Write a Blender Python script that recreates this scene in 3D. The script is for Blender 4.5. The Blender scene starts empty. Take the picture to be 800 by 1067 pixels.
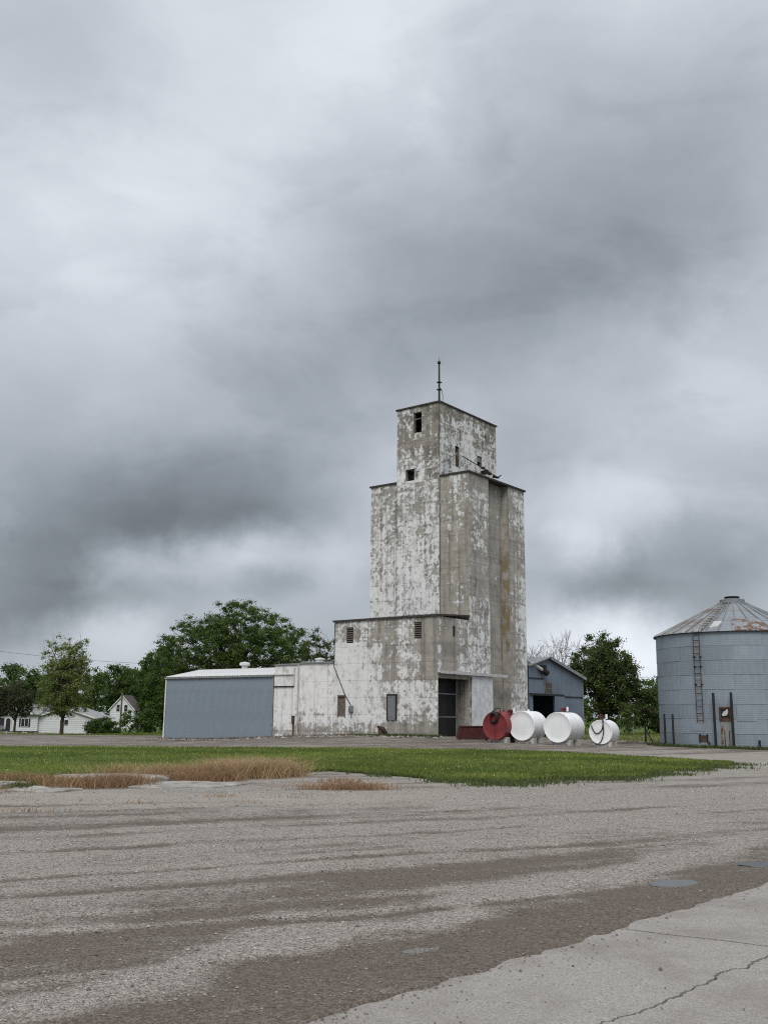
import bpy, math, random
import numpy as np
from mathutils import Vector, Matrix

random.seed(7)
RNG = np.random.default_rng(7)
SC = bpy.context.scene
COL = SC.collection
rad = math.radians

# ------------------------------------------------------------------ camera
EYE = 1.7
PITCH = math.atan(212 / 1020.0)
ROLL = rad(0.6)
cam_data = bpy.data.cameras.new('camera')
cam = bpy.data.objects.new('camera', cam_data)
COL.objects.link(cam)
SC.camera = cam
cam_data.sensor_fit = 'HORIZONTAL'
cam_data.sensor_width = 36.0
cam_data.lens = 36.0 * 1020 / 800
cam_data.clip_start = 0.1
cam_data.clip_end = 3000
_r0 = Vector((1, 0, 0))
_f = Vector((0, math.cos(PITCH), math.sin(PITCH)))
_u0 = Vector((0, -math.sin(PITCH), math.cos(PITCH)))
_r = _r0 * math.cos(ROLL) + _u0 * math.sin(ROLL)
_u = _u0 * math.cos(ROLL) - _r0 * math.sin(ROLL)
cam.matrix_world = Matrix(((_r.x, _u.x, -_f.x, 0), (_r.y, _u.y, -_f.y, 0), (_r.z, _u.z, -_f.z, EYE), (0, 0, 0, 1)))

# ------------------------------------------------------------------ view
SC.view_settings.view_transform = 'Standard'
SC.view_settings.look = 'None'
SC.view_settings.gamma = 1.0
SC.view_settings.use_curve_mapping = False
SC.view_settings.exposure = 0.2
SC.cycles.use_denoising = False
SC.cycles.pixel_filter_type = 'BLACKMAN_HARRIS'
SC.cycles.filter_width = 1.1
SC.cycles.max_bounces = 5
SC.cycles.diffuse_bounces = 3
SC.cycles.transparent_max_bounces = 4
SC.cycles.caustics_reflective = False
SC.cycles.caustics_refractive = False

# ------------------------------------------------------------------ node helper
class NT:
    def __init__(self, tree):
        self.t = tree
        self.nodes = tree.nodes
        self.links = tree.links
    def n(self, typ, ins=None, **props):
        nd = self.nodes.new(typ)
        for k, v in props.items():
            setattr(nd, k, v)
        if ins:
            for k, v in ins.items():
                s = nd.inputs[k]
                if isinstance(v, bpy.types.NodeSocket):
                    self.links.new(v, s)
                else:
                    s.default_value = v
        return nd
    def math(self, op, a, b=0.0, c=0.0, clamp=False):
        return self.n('ShaderNodeMath', {0: a, 1: b, 2: c}, operation=op, use_clamp=clamp).outputs[0]
    def vmath(self, op, a, b=(0, 0, 0)):
        nd = self.n('ShaderNodeVectorMath', {0: a, 1: b}, operation=op)
        return nd.outputs['Value'] if op in ('LENGTH', 'DISTANCE', 'DOT_PRODUCT') else nd.outputs[0]
    def rng(self, v, f0, f1, t0=0.0, t1=1.0, smooth=True):
        return self.n('ShaderNodeMapRange', {'Value': v, 'From Min': f0, 'From Max': f1, 'To Min': t0, 'To Max': t1},
                      interpolation_type='SMOOTHSTEP' if smooth else 'LINEAR').outputs[0]
    def noise(self, vec, scale, detail=4, rough=0.55, dist=0.0):
        return self.n('ShaderNodeTexNoise', {'Vector': vec, 'Scale': scale, 'Detail': detail, 'Roughness': rough, 'Distortion': dist}).outputs[0]
    def mix(self, fac, a, b, blend='MIX'):
        nd = self.n('ShaderNodeMix', data_type='RGBA', blend_type=blend)
        for s, v in ((nd.inputs[0], fac), (nd.inputs[6], a), (nd.inputs[7], b)):
            if isinstance(v, bpy.types.NodeSocket):
                self.links.new(v, s)
            else:
                s.default_value = v if not isinstance(v, tuple) or len(v) == 4 else (*v, 1)
        return nd.outputs[2]
    def attr(self, name):
        return self.n('ShaderNodeAttribute', attribute_name=name).outputs['Fac']

# ------------------------------------------------------------------ world: broken overcast over a Nishita sky
SUN_EL, SUN_AZ = 46.0, -172.0      # sun behind the camera, to the left; azimuth from +Y towards +X
world = bpy.data.worlds.new('World')
SC.world = world
world.use_nodes = True
world.cycles.sampling_method = 'MANUAL'
world.cycles.sample_map_resolution = 256
W = NT(world.node_tree)
W.nodes.clear()
geo = W.n('ShaderNodeTexCoord').outputs['Generated']
sky = W.n('ShaderNodeTexSky', sky_type='NISHITA', sun_disc=False, sun_elevation=rad(SUN_EL), sun_rotation=rad(SUN_AZ))
sep = W.n('ShaderNodeSeparateXYZ', {0: geo})
el = W.math('MULTIPLY', W.math('ARCSINE', sep.outputs[2]), 180 / math.pi)
az = W.math('MULTIPLY', W.math('ARCTAN2', sep.outputs[0], sep.outputs[1]), 180 / math.pi)
warp = W.n('ShaderNodeTexNoise', {'Vector': geo, 'Scale': 7.0, 'Detail': 6, 'Roughness': 0.55}).outputs['Color']
warp2 = W.n('ShaderNodeTexNoise', {'Vector': geo, 'Scale': 20.0, 'Detail': 8, 'Roughness': 0.62}).outputs['Color']
base_v = W.n('ShaderNodeCombineXYZ', {0: az, 1: W.math('MULTIPLY', el, 1.35), 2: 0.0}).outputs[0]
wv = W.vmath('MULTIPLY', W.vmath('SUBTRACT', warp, (.5, .5, .5)), (2.6, 2.0, 0))
wv2 = W.vmath('MULTIPLY', W.vmath('SUBTRACT', warp2, (.5, .5, .5)), (4.2, 3.2, 0))
skyv = W.vmath('ADD', W.vmath('ADD', base_v, wv), wv2)
# cloud masses of the broken overcast: azimuth, elevation, radius (degrees), thickness
CLOUDS = [(-18.7,35.0,12.0,-0.063),(-23.8,35.8,12.0,-0.079),(-10.8,32.8,12.0,0.021),(-4.7,36.5,12.0,0.029),(1.0,35.7,12.0,0.050),(-6.7,38.7,12.0,-0.057),(4.8,38.4,12.0,-0.049),(9.8,37.2,12.0,-0.064),(18.1,35.4,12.0,-0.034),(23.3,35.9,12.0,-0.057),(12.0,31.9,12.0,-0.064),(22.2,30.6,12.0,-0.093),(5.9,26.7,12.0,-0.097),(14.7,26.6,12.0,-0.129),(21.8,25.3,12.0,-0.047),(-22.6,30.1,12.0,0.019),(-17.8,26.0,12.0,0.021),(-11.6,27.7,12.0,0.036),(-4.5,29.7,12.0,-0.063),(2.2,31.4,12.0,-0.048),(-19.7,21.6,12.0,0.041),(-13.1,22.4,12.0,-0.050),(-6.7,22.8,12.0,0.003),(-0.1,23.0,12.0,-0.070),(5.8,21.9,12.0,-0.085),(-14.5,18.0,12.0,0.041),(-21.3,16.7,12.0,-0.093),(-5.9,17.9,12.0,-0.124),(-17.5,14.5,12.0,-0.032),(-17.2,10.4,8.0,-0.141),(-21.3,10.4,8.0,-0.009),(-11.9,12.7,8.0,-0.120),(-8.5,10.9,8.0,-0.116),(-4.1,13.5,8.0,-0.076),(-1.2,14.7,12.0,0.047),(-20.5,7.6,8.0,-0.083),(-18.4,5.3,8.0,-0.005),(-20.8,4.7,8.0,-0.171),(-11.7,8.3,8.0,0.052),(-7.3,8.4,8.0,0.092),(-5.0,6.8,8.0,-0.037),(-1.7,10.2,8.0,-0.000),(-2.2,6.9,8.0,-0.025),(-14.7,4.6,8.0,0.059),(-12.1,6.1,8.0,-0.074),(-19.7,2.6,8.0,0.112),(9.2,18.0,12.0,-0.007),(12.8,21.6,12.0,-0.030),(17.3,22.8,12.0,-0.033),(22.0,21.2,12.0,0.027),(18.2,18.5,12.0,0.060),(11.5,16.2,12.0,-0.017),(21.6,15.5,12.0,-0.038),(15.8,14.9,12.0,-0.001),(9.1,13.5,8.0,-0.107),(11.3,11.3,8.0,0.134),(16.7,11.6,8.0,0.037),(21.4,11.4,8.0,-0.011),(9.6,8.6,8.0,-0.066),(11.8,9.1,8.0,0.074),(13.4,7.7,8.0,-0.107),(16.6,7.9,8.0,-0.158),(20.2,8.3,8.0,-0.019),(9.5,5.8,8.0,-0.060),(13.3,5.2,8.0,0.018),(15.9,4.1,8.0,0.227),(9.8,4.4,8.0,0.159),(21.5,5.6,8.0,-0.006),(-20.5,7.6,3.6,0.045),(-18.4,5.3,3.6,-0.030),(-20.8,4.7,3.6,-0.020),(-7.3,8.4,3.6,-0.034),(-14.7,4.6,3.6,0.031),(-12.1,6.1,3.6,-0.054),(-19.7,2.6,3.6,0.015),(9.6,8.6,3.6,0.014),(11.8,9.1,3.6,0.103),(13.4,7.7,3.6,-0.054),(13.3,5.2,3.6,0.061),(15.9,4.1,3.6,0.028),(9.8,4.4,3.6,0.042),(21.5,5.6,3.6,0.036),(-15.4,8.0,3.6,0.112),(-13.3,8.5,3.6,0.077),(-10.1,9.0,3.6,0.073),(-7.9,9.4,3.6,0.108),(-5.1,9.4,3.6,0.083),(-2.8,9.1,3.6,0.048),(-14.0,10.0,3.6,-0.066),(-11.3,10.3,3.6,-0.065),(-8.5,10.8,3.6,-0.074),(-5.7,10.9,3.6,-0.048),(-2.8,10.7,3.6,-0.055),(-18.5,6.6,3.6,-0.032),(-15.9,6.9,3.6,-0.058),(-13.8,7.3,3.6,-0.099),(-16.3,4.9,3.6,0.046),(-12.6,5.2,3.6,0.023),(-5.6,8.1,3.6,-0.091),(10.7,8.0,3.6,-0.062),(12.3,8.0,3.6,-0.040),(16.6,8.7,3.6,0.012),(11.6,9.2,3.6,0.079),(10.7,9.6,3.6,-0.071),(11.2,5.8,3.6,-0.027),(13.3,6.0,3.6,-0.019),(16.5,6.2,3.6,-0.026),(19.5,5.6,3.6,-0.040),(-9.5,7.3,3.6,-0.030),(-20.2,8.9,3.6,-0.025),(14.9,18.7,3.6,-0.036),(19.4,21.5,3.6,0.018),(19.6,24.1,3.6,0.019)]
tone = W.math('MULTIPLY_ADD', W.math('MAXIMUM', el, 0.0), 0.0048, 0.66)
for (ca, ce, cr, cw) in CLOUDS:
    d = W.vmath('DISTANCE', skyv, (ca, ce * 1.35, 0))
    tone = W.math('ADD', tone, W.rng(d, cr, 0.0, 0.0, cw))
band_v = W.vmath('MULTIPLY', geo, (1, 1, 2.1))
fine = W.noise(band_v, 7.0, 9, .6, .4)
puff = W.noise(W.vmath('ADD', band_v, (3.1, 7.7, 1.3)), 4.2, 9, .56, .5)
tone = W.math('MULTIPLY_ADD', W.math('SUBTRACT', fine, .5), 0.10, tone)
tone = W.math('ADD', tone, W.rng(puff, .44, .56, -.016, .016))
lum = W.math('POWER', W.math('MAXIMUM', tone, 0.05), 2.2)
cloud_col = W.mix(W.rng(lum, .15, .75), (0.885, 0.985, 1.11), (0.94, 0.99, 1.075))
cloud = W.n('ShaderNodeVectorMath', {0: cloud_col, 'Scale': lum}, operation='SCALE').outputs[0]
nish = W.n('ShaderNodeVectorMath', {0: sky.outputs[0], 'Scale': 0.05}, operation='SCALE').outputs[0]
mixw = W.mix(0.94, nish, cloud)
bg = W.n('ShaderNodeBackground', {'Color': mixw, 'Strength': 1.0})
wo = W.n('ShaderNodeOutputWorld', {'Surface': bg.outputs[0]})

sun_data = bpy.data.lights.new('sun', 'SUN')
sun_data.energy = 1.5
sun_data.angle = rad(28)
sun_data.color = (1.0, 0.955, 0.89)
sun = bpy.data.objects.new('sun', sun_data)
COL.objects.link(sun)
_s = Vector((math.sin(rad(SUN_AZ)) * math.cos(rad(SUN_EL)), math.cos(rad(SUN_AZ)) * math.cos(rad(SUN_EL)), math.sin(rad(SUN_EL))))
sun.rotation_euler = _s.to_track_quat('Z', 'Y').to_euler()

# ------------------------------------------------------------------ mesh helpers
class MB:
    def __init__(self):
        self.v = []; self.f = []
    def quad(self, *p):
        i = len(self.v); self.v += [tuple(q) for q in p]; self.f.append(tuple(range(i, i + len(p))))
        return self
    def box(self, x0, y0, z0, x1, y1, z1):
        return self.hexa([(x0, y0), (x1, y0), (x1, y1), (x0, y1)], z0, z1)
    def hexa(self, poly, z0, z1):
        n = len(poly); i = len(self.v)
        zz0 = z0 if isinstance(z0, (list, tuple)) else [z0] * n
        zz1 = z1 if isinstance(z1, (list, tuple)) else [z1] * n
        self.v += [(p[0], p[1], z) for p, z in zip(poly, zz0)] + [(p[0], p[1], z) for p, z in zip(poly, zz1)]
        self.f.append(tuple(range(i + n - 1, i - 1, -1))); self.f.append(tuple(range(i + n, i + 2 * n)))
        for k in range(n):
            k2 = (k + 1) % n
            self.f.append((i + k, i + k2, i + n + k2, i + n + k))
        return self
    def tube(self, pts, r, n=8, caps=True):
        pts = [Vector(p) for p in pts]
        rs = r if isinstance(r, (list, tuple)) else [r] * len(pts)
        i0 = len(self.v)
        prev = None
        for k, p in enumerate(pts):
            t = (pts[min(k + 1, len(pts) - 1)] - pts[max(k - 1, 0)])
            if t.length < 1e-9: t = Vector((0, 0, 1))
            t.normalize()
            if prev is None:
                a = Vector((0, 0, 1)) if abs(t.z) < .9 else Vector((1, 0, 0))
                x = t.cross(a).normalized()
            else:
                x = (prev - t * prev.dot(t)).normalized()
            prev = x
            y = t.cross(x)
            for j in range(n):
                an = 2 * math.pi * j / n
                q = p + (x * math.cos(an) + y * math.sin(an)) * rs[k]
                self.v.append((q.x, q.y, q.z))
        for k in range(len(pts) - 1):
            for j in range(n):
                j2 = (j + 1) % n
                a = i0 + k * n
                self.f.append((a + j, a + j2, a + n + j2, a + n + j))
        if caps:
            self.f.append(tuple(range(i0 + n - 1, i0 - 1, -1)))
            e = i0 + (len(pts) - 1) * n
            self.f.append(tuple(range(e, e + n)))
        return self
    def lathe(self, prof, n=24, cx=0, cy=0):
        i0 = len(self.v)
        for (r, z) in prof:
            for j in range(n):
                an = 2 * math.pi * j / n
                self.v.append((cx + r * math.cos(an), cy + r * math.sin(an), z))
        for k in range(len(prof) - 1):
            for j in range(n):
                j2 = (j + 1) % n
                a = i0 + k * n
                self.f.append((a + j, a + j2, a + n + j2, a + n + j))
        self.f.append(tuple(range(i0 + n - 1, i0 - 1, -1)))
        e = i0 + (len(prof) - 1) * n
        self.f.append(tuple(range(e, e + n)))
        return self
    def mesh(self, name, mat=None, smooth=None):
        me = bpy.data.meshes.new(name)
        me.from_pydata(self.v, [], self.f)
        if mat: me.materials.append(mat)
        if smooth is not None:
            for p in me.polygons: p.use_smooth = True
            me.set_sharp_from_angle(angle=rad(smooth))
        return me
    def build(self, name, mat, parent=None, smooth=None, bevel=0.0):
        o = link(name, self.mesh(name, mat, smooth), parent)
        if bevel:
            m = o.modifiers.new('bevel', 'BEVEL'); m.width = bevel; m.segments = 1; m.limit_method = 'ANGLE'
        return o

def link(name, data, parent=None):
    o = bpy.data.objects.new(name, data)
    COL.objects.link(o)
    if parent is not None: o.parent = parent
    return o

def tag(o, label=None, cat=None, group=None, kind=None):
    if label: o['label'] = label
    if cat: o['category'] = cat
    if group: o['group'] = group
    if kind: o['kind'] = kind
    return o

def thing(name, label, cat, loc=(0, 0, 0), rz=0.0, group=None):
    o = link(name, None)
    o.location = loc; o.rotation_euler = (0, 0, rz)
    o.empty_display_size = .3
    return tag(o, label, cat, group)

def np_mesh(name, verts, faces, mat, attrs=None, smooth=False):
    """verts (N,3), faces (M,k) numpy -> mesh"""
    me = bpy.data.meshes.new(name)
    verts = np.ascontiguousarray(verts, dtype=np.float32); faces = np.ascontiguousarray(faces, dtype=np.int32)
    me.vertices.add(len(verts)); me.vertices.foreach_set('co', verts.ravel())
    k = faces.shape[1]
    me.loops.add(faces.size); me.loops.foreach_set('vertex_index', faces.ravel())
    me.polygons.add(len(faces))
    me.polygons.foreach_set('loop_start', np.arange(0, faces.size, k, dtype=np.int32))
    me.polygons.foreach_set('loop_total', np.full(len(faces), k, dtype=np.int32))
    if smooth: me.polygons.foreach_set('use_smooth', np.ones(len(faces), dtype=bool))
    for an, arr in (attrs or {}).items():
        a = me.attributes.new(an, 'FLOAT', 'POINT'); a.data.foreach_set('value', np.ascontiguousarray(arr, dtype=np.float32))
    me.update(calc_edges=True)
    me.materials.append(mat)
    return me

# value noise on the plane
_perm = RNG.random((256, 256)).astype(np.float64)
def vnoise(x, y):
    x = np.asarray(x, float); y = np.asarray(y, float)
    xi = np.floor(x).astype(int); yi = np.floor(y).astype(int)
    fx = x - xi; fy = y - yi
    fx = fx * fx * (3 - 2 * fx); fy = fy * fy * (3 - 2 * fy)
    a = _perm[xi & 255, yi & 255]; b = _perm[(xi + 1) & 255, yi & 255]
    c = _perm[xi & 255, (yi + 1) & 255]; d = _perm[(xi + 1) & 255, (yi + 1) & 255]
    return (a * (1 - fx) + b * fx) * (1 - fy) + (c * (1 - fx) + d * fx) * fy
def fbm(x, y, o=4):
    s = 0; a = .5; t = 0
    for k in range(o):
        s = s + a * vnoise(np.asarray(x) * 2 ** k + 17 * k, np.asarray(y) * 2 ** k + 31 * k); t += a; a *= .5
    return s / t
def sstep(a, b, x):
    t = np.clip((np.asarray(x, float) - a) / (b - a), 0, 1)
    return t * t * (3 - 2 * t)

# ------------------------------------------------------------------ materials
def pmat(name, build):
    m = bpy.data.materials.new(name); m.use_nodes = True
    n = NT(m.node_tree); n.nodes.clear()
    out = n.n('ShaderNodeOutputMaterial')
    p = n.n('ShaderNodeBsdfPrincipled')
    n.links.new(p.outputs[0], out.inputs[0])
    build(n, p, out)
    return m
def setp(n, p, **kw):
    for k, v in kw.items():
        k = k.replace('_', ' ')
        s = p.inputs[k]
        if isinstance(v, bpy.types.NodeSocket): n.links.new(v, s)
        else: s.default_value = (*v, 1) if isinstance(v, tuple) and len(v) == 3 else v
def ocoord(n):
    return n.n('ShaderNodeTexCoord').outputs['Object']
def bump(n, p, h, strength=.5, dist=.02):
    b = n.n('ShaderNodeBump', {'Height': h, 'Strength': strength, 'Distance': dist})
    n.links.new(b.outputs[0], p.inputs['Normal'])

def worn(name, col, rough=.6, metal=0.0, var=.25, scale=1.5, streak=.25, rust=0.0, rust_col=(.115, .062, .04), spec=.3):
    """painted or bare metal / timber with blotches, rain streaks and some rust"""
    def b(n, p, out):
        co = ocoord(n)
        a = n.noise(co, scale, 6, .6)
        st = n.noise(n.vmath('MULTIPLY', co, (5, 5, .25)), 1.5, 4, .6)
        c = n.mix(n.rng(a, .3, .7), tuple(x * (1 - var) for x in col), tuple(min(1, x * (1 + var * .6)) for x in col))
        c = n.mix(n.math('MULTIPLY', n.rng(st, .5, .75), streak), c, tuple(x * .45 for x in col))
        if rust:
            r = n.noise(n.vmath('ADD', co, (3, 9, 4)), scale * 2.2, 8, .7)
            c = n.mix(n.rng(r, 1 - rust - .05, 1 - rust + .06), c, rust_col)
        setp(n, p, Base_Color=c, Roughness=n.rng(a, .2, .8, rough * .85, min(1, rough * 1.15)), Metallic=metal)
        p.inputs['Specular IOR Level'].default_value = spec
        bump(n, p, n.noise(co, 25, 4, .6), .15, .01)
    return pmat(name, b)

def peeling(name, conc=(.40, .378, .34), conc2=(.25, .236, .213), white=(.75, .75, .745), seed=0.0, lichen=0.0, streaks=.5, grime=.4, fs=1.0):
    """white paint peeling off board-formed concrete; the vertex value 'paint' says how much of it is left"""
    def b(n, p, out):
        co = n.vmath('ADD', ocoord(n), (seed, seed * .7, seed * .31))
        z = n.n('ShaderNodeSeparateXYZ', {0: co}).outputs[2]
        dist = n.n('ShaderNodeTexNoise', {'Vector': co, 'Scale': 2.0, 'Detail': 3}).outputs['Color']
        cod = n.vmath('ADD', co, n.vmath('MULTIPLY', n.vmath('SUBTRACT', dist, (.5, .5, .5)), (.5, .5, .5)))
        nA = n.noise(co, .3, 4, .55)
        nD = n.noise(n.vmath('MULTIPLY', co, (1, 1, .6)), 7.5 * fs, 6, .74)
        nB = n.noise(n.vmath('MULTIPLY', co, (1, 1, .65)), 2.1 * fs, 10, .74)
        vC = n.n('ShaderNodeTexVoronoi', {'Vector': n.vmath('MULTIPLY', cod, (1, 1, 1.35)), 'Scale': 1.15}, distance='CHEBYCHEV').outputs['Color']
        vCs = n.n('ShaderNodeSeparateColor', {0: vC}).outputs[0]
        vD = n.n('ShaderNodeTexVoronoi', {'Vector': n.vmath('MULTIPLY', cod, (1, 1, 1.2)), 'Scale': 3.6}, distance='CHEBYCHEV').outputs['Color']
        vDs = n.n('ShaderNodeSeparateColor', {0: vD}).outputs[0]
        sB = n.noise(n.vmath('MULTIPLY', co, (3.5, 3.5, .22)), 1.0, 5, .6)
        m = n.math('MULTIPLY', nA, .24)
        for s, w in ((nB, .36), (nD, .28), (vCs, .08), (vDs, .12), (sB, .32)):
            m = n.math('MULTIPLY_ADD', s, w, m)
        m = n.math('ADD', m, -0.20)
        paint = n.attr('paint')
        jz = n.math('ABSOLUTE', n.math('SUBTRACT', n.math('FRACT', n.math('DIVIDE', z, 1.22)), .5))
        jl = n.rng(jz, .0, .03, 1.0, 0.0)
        m = n.math('MULTIPLY_ADD', n.rng(jz, .0, .11, 1.0, 0.0), -.03, m)
        thr = n.math('MULTIPLY_ADD', paint, -.42, .71)
        k = n.math('SUBTRACT', m, thr)
        mask = n.rng(k, -.022, .045)
        thin = n.rng(k, .0, .11)
        # bare concrete
        cv = n.noise(co, .9, 7, .65)
        c = n.mix(n.rng(cv, .3, .7), conc, conc2)
        band = n.noise(n.vmath('MULTIPLY', co, (.05, .05, 1.6)), 1.2, 3, .7)
        c = n.mix(n.math('MULTIPLY', n.rng(band, .45, .7), .35), c, tuple(x * 1.35 for x in conc))
        st = n.noise(n.vmath('MULTIPLY', co, (2.4, 2.4, .07)), 1.0, 5, .65)
        c = n.mix(n.math('MULTIPLY', n.rng(st, .48, .68), streaks), c, tuple(x * .38 for x in conc2))
        if lichen:
            li = n.noise(n.vmath('MULTIPLY', co, (1, 1, .5)), 1.7, 9, .75)
            lz = n.math('MULTIPLY', n.rng(z, 12.5, 15.0), n.rng(z, 23.5, 20.5))
            c = n.mix(n.math('MULTIPLY', n.math('MULTIPLY', n.rng(li, .44, .56), lichen), lz), c, (.20, .145, .055))
        # joints of the form boards
        c = n.mix(n.math('MULTIPLY', jl, .35), c, tuple(x * .5 for x in conc2))
        # what is left of the paint
        dirt = n.noise(co, 2.6, 8, .7)
        w = n.mix(n.rng(thin, 0, 1), tuple(x * .62 for x in white), white)
        w = n.mix(n.math('MULTIPLY', n.rng(dirt, .48, .72), .45), w, (.42, .41, .385))
        w = n.mix(n.math('MULTIPLY', n.rng(st, .54, .70), .45), w, (.30, .285, .26))
        w = n.mix(n.math('MULTIPLY', jl, .16), w, (.25, .24, .22))
        fl = n.noise(co, 9.0, 5, .7)
        mask = n.math('MULTIPLY', mask, n.rng(fl, .33, .37))
        c = n.mix(mask, c, w)
        gri = n.noise(n.vmath('ADD', n.vmath('MULTIPLY', co, (1, 1, .6)), (9, 4, 2)), 1.6, 10, .76)
        c = n.mix(n.math('MULTIPLY', n.rng(gri, .50, .66), grime), c, (.075, .068, .06))
        setp(n, p, Base_Color=c, Roughness=.85)
        p.inputs['Specular IOR Level'].default_value = .2
        h = n.math('MULTIPLY_ADD', mask, .4, n.math('MULTIPLY', nB, .8))
        h = n.math('MULTIPLY_ADD', jl, -.4, h)
        bump(n, p, h, .5, .03)
    return pmat(name, b)

M = {}
M['wall_bin'] = peeling('peeling paint on bin walls', seed=0)
M['wall_head'] = peeling('peeling paint on headhouse', seed=11.3, conc=(.34, .315, .275), conc2=(.165, .152, .133), streaks=.6, grime=.6, fs=.8)
M['wall_strip'] = peeling('stained concrete strip', seed=5.1, streaks=.6, conc=(.38, .353, .305), conc2=(.27, .25, .218))  # grey-brown concrete with little paint left on it
M['wall_lichen'] = peeling('concrete with ochre lichen', seed=23.7, lichen=.75, streaks=.6)
M['wall_annex'] = peeling('peeling paint on annex', seed=31.9, conc=(.38, .355, .315), conc2=(.26, .243, .215), fs=1.25)
M['wall_low'] = peeling('whitewash on low building', seed=47.7, white=(.80, .795, .785), streaks=.3, grime=.4, fs=1.5)
M['tar'] = worn('tarred roof edge', (.055, .05, .047), .9, var=.4, scale=3)
M['iron'] = worn('dark iron', (.028, .027, .028), .6, .3, rust=.25, scale=3)
M['rusty'] = worn('rusty iron', (.10, .06, .04), .85, .1, var=.5, scale=4, rust=.45)
M['black'] = worn('black rubber and doorway shade', (.02, .02, .021), .55)  # hoses, and the added sheet that keeps the doorway dark
M['grey_steel'] = worn('weathered grey steel', (.22, .225, .23), .55, .3, rust=.3, scale=4)
M['pale_steel'] = worn('pale painted steel', (.5, .5, .49), .6, rust=.3, scale=3)
M['white_door'] = worn('white painted sliding door', (.62, .635, .66), .6, var=.2, scale=2.5, streak=.5, rust=.22, rust_col=(.3, .28, .25))
M['timber'] = worn('grey timber', (.16, .14, .12), .9, var=.35, scale=4)
M['brown_board'] = worn('brown board', (.17, .135, .115), .9, var=.35, scale=4)
M['louver'] = worn('brown louver slat', (.14, .12, .105), .8, scale=4)
M['blue_wall'] = worn('blue grey ribbed steel', (.255, .305, .355), .5, .15, var=.10, scale=.6, streak=.18)
M['blue_wall_dark'] = worn('dark blue grey steel', (.16, .20, .25), .55, .15, var=.16, scale=.7, streak=.3, rust=.2, rust_col=(.10, .10, .11))
M['shed_roof'] = worn('white steel roofing', (.66, .665, .66), .5, .1, var=.12, scale=.7, streak=.1, rust=.18, rust_col=(.4, .38, .35))
M['grey_trim'] = worn('grey trim', (.27, .28, .28), .6, .2, rust=.25, scale=3)
M['white_trim'] = worn('white trim', (.7, .7, .7), .6)
M['tank_white'] = worn('white tank paint', (.82, .83, .84), .42, var=.06, scale=1.6, streak=.16, rust=.2, rust_col=(.5, .46, .4), spec=.4)
M['tank_red'] = worn('red tank paint', (.20, .028, .03), .5, var=.25, scale=2, streak=.3, rust=.22, spec=.4)
M['dark_red'] = worn('dark red steel', (.065, .015, .015), .65, var=.3, scale=3, rust=.3)
M['pump_red'] = worn('red pump casting', (.10, .02, .02), .5)
M['concrete'] = worn('plain concrete', (.52, .51, .485), .9, var=.25, scale=4, streak=.2)
M['conc_slab'] = worn('weathered concrete slab', (.31, .295, .265), .95, var=.4, scale=2.6, streak=.1)
M['siding'] = worn('white siding', (.64, .655, .67), .7, var=.06, scale=1)
M['house_roof'] = worn('brown grey shingles', (.10, .088, .08), .9, var=.35, scale=4)
M['roof_pale'] = worn('pale grey shingles', (.30, .30, .30), .9, var=.25, scale=4)
M['window_dark'] = worn('dark window glass', (.02, .024, .028), .12, spec=.5, var=.2)
M['shutter'] = worn('black shutter', (.03, .03, .033), .7)
M['red_brown'] = worn('brown wood skirting', (.07, .05, .04), .9)
M['bark'] = worn('tree bark', (.075, .06, .048), .95, var=.4, scale=4)
M['bare_bark'] = worn('pale bare twigs', (.26, .245, .23), .95, var=.3, scale=3)
M['lamp'] = worn('white lamp globe', (.85, .85, .83), .3)
M['car_paint'] = worn('grey car paint', (.18, .18, .19), .3, .4, spec=.5)
M['tyre'] = worn('tyre rubber', (.02, .02, .02), .8)
M['rim'] = worn('alloy rim', (.35, .35, .36), .35, .7)

def bin_steel(name, col=(.27, .315, .36), rust=0.0, corr=True, brown=0.0):
    def b(n, p, out):
        co = ocoord(n)
        a = n.noise(co, .8, 6, .6)
        rnd = n.n('ShaderNodeObjectInfo').outputs['Random']
        c = n.mix(n.rng(a, .3, .7), tuple(x * .88 for x in col), tuple(x * 1.08 for x in col))
        c = n.mix(n.math('MULTIPLY', rnd, .6), c, tuple(x * .72 for x in col))
        st = n.noise(n.vmath('MULTIPLY', co, (4, 4, .2)), 1.2, 5, .6)
        c = n.mix(n.math('MULTIPLY', n.rng(st, .5, .72), .3), c, tuple(x * 1.35 for x in col))
        if brown:
            br = n.noise(n.vmath('ADD', co, (4, 2, 7)), 1.3, 8, .7)
            c = n.mix(n.math('MULTIPLY', n.rng(br, .40, .60), brown), c, (.19, .15, .12))
        if rust:
            rr = n.noise(n.vmath('ADD', co, (1, 5, 2)), 1.5, 9, .72)
            c = n.mix(n.rng(rr, .62 - rust * .3, .66 - rust * .3), c, n.mix(n.rng(n.noise(co, 7, 5, .7), .35, .65), (.19, .10, .058), (.10, .055, .035)))
        setp(n, p, Base_Color=c, Metallic=.25, Roughness=n.rng(a, .2, .8, .42, .6))
        p.inputs['Specular IOR Level'].default_value = .35
        if corr:
            z = n.n('ShaderNodeSeparateXYZ', {0: co}).outputs[2]
            bump(n, p, n.math('SINE', n.math('MULTIPLY', z, 2 * math.pi / .102)), .1, .012)
    return pmat(name, b)
M['bin_wall'] = bin_steel('galvanised bin sheet')
M['bin_roof'] = bin_steel('galvanised roof sheet', (.27, .30, .325), corr=False, brown=.25)
M['bin_roof_brown'] = bin_steel('weathered roof sheet', (.33, .35, .36), corr=False, brown=.9)
M['bin_roof_rust'] = bin_steel('rusted roof sheet', (.29, .31, .33), corr=False, rust=.5)
M['bin_door'] = bin_steel('galvanised bin door', (.30, .31, .30), corr=False, rust=.12)

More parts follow.
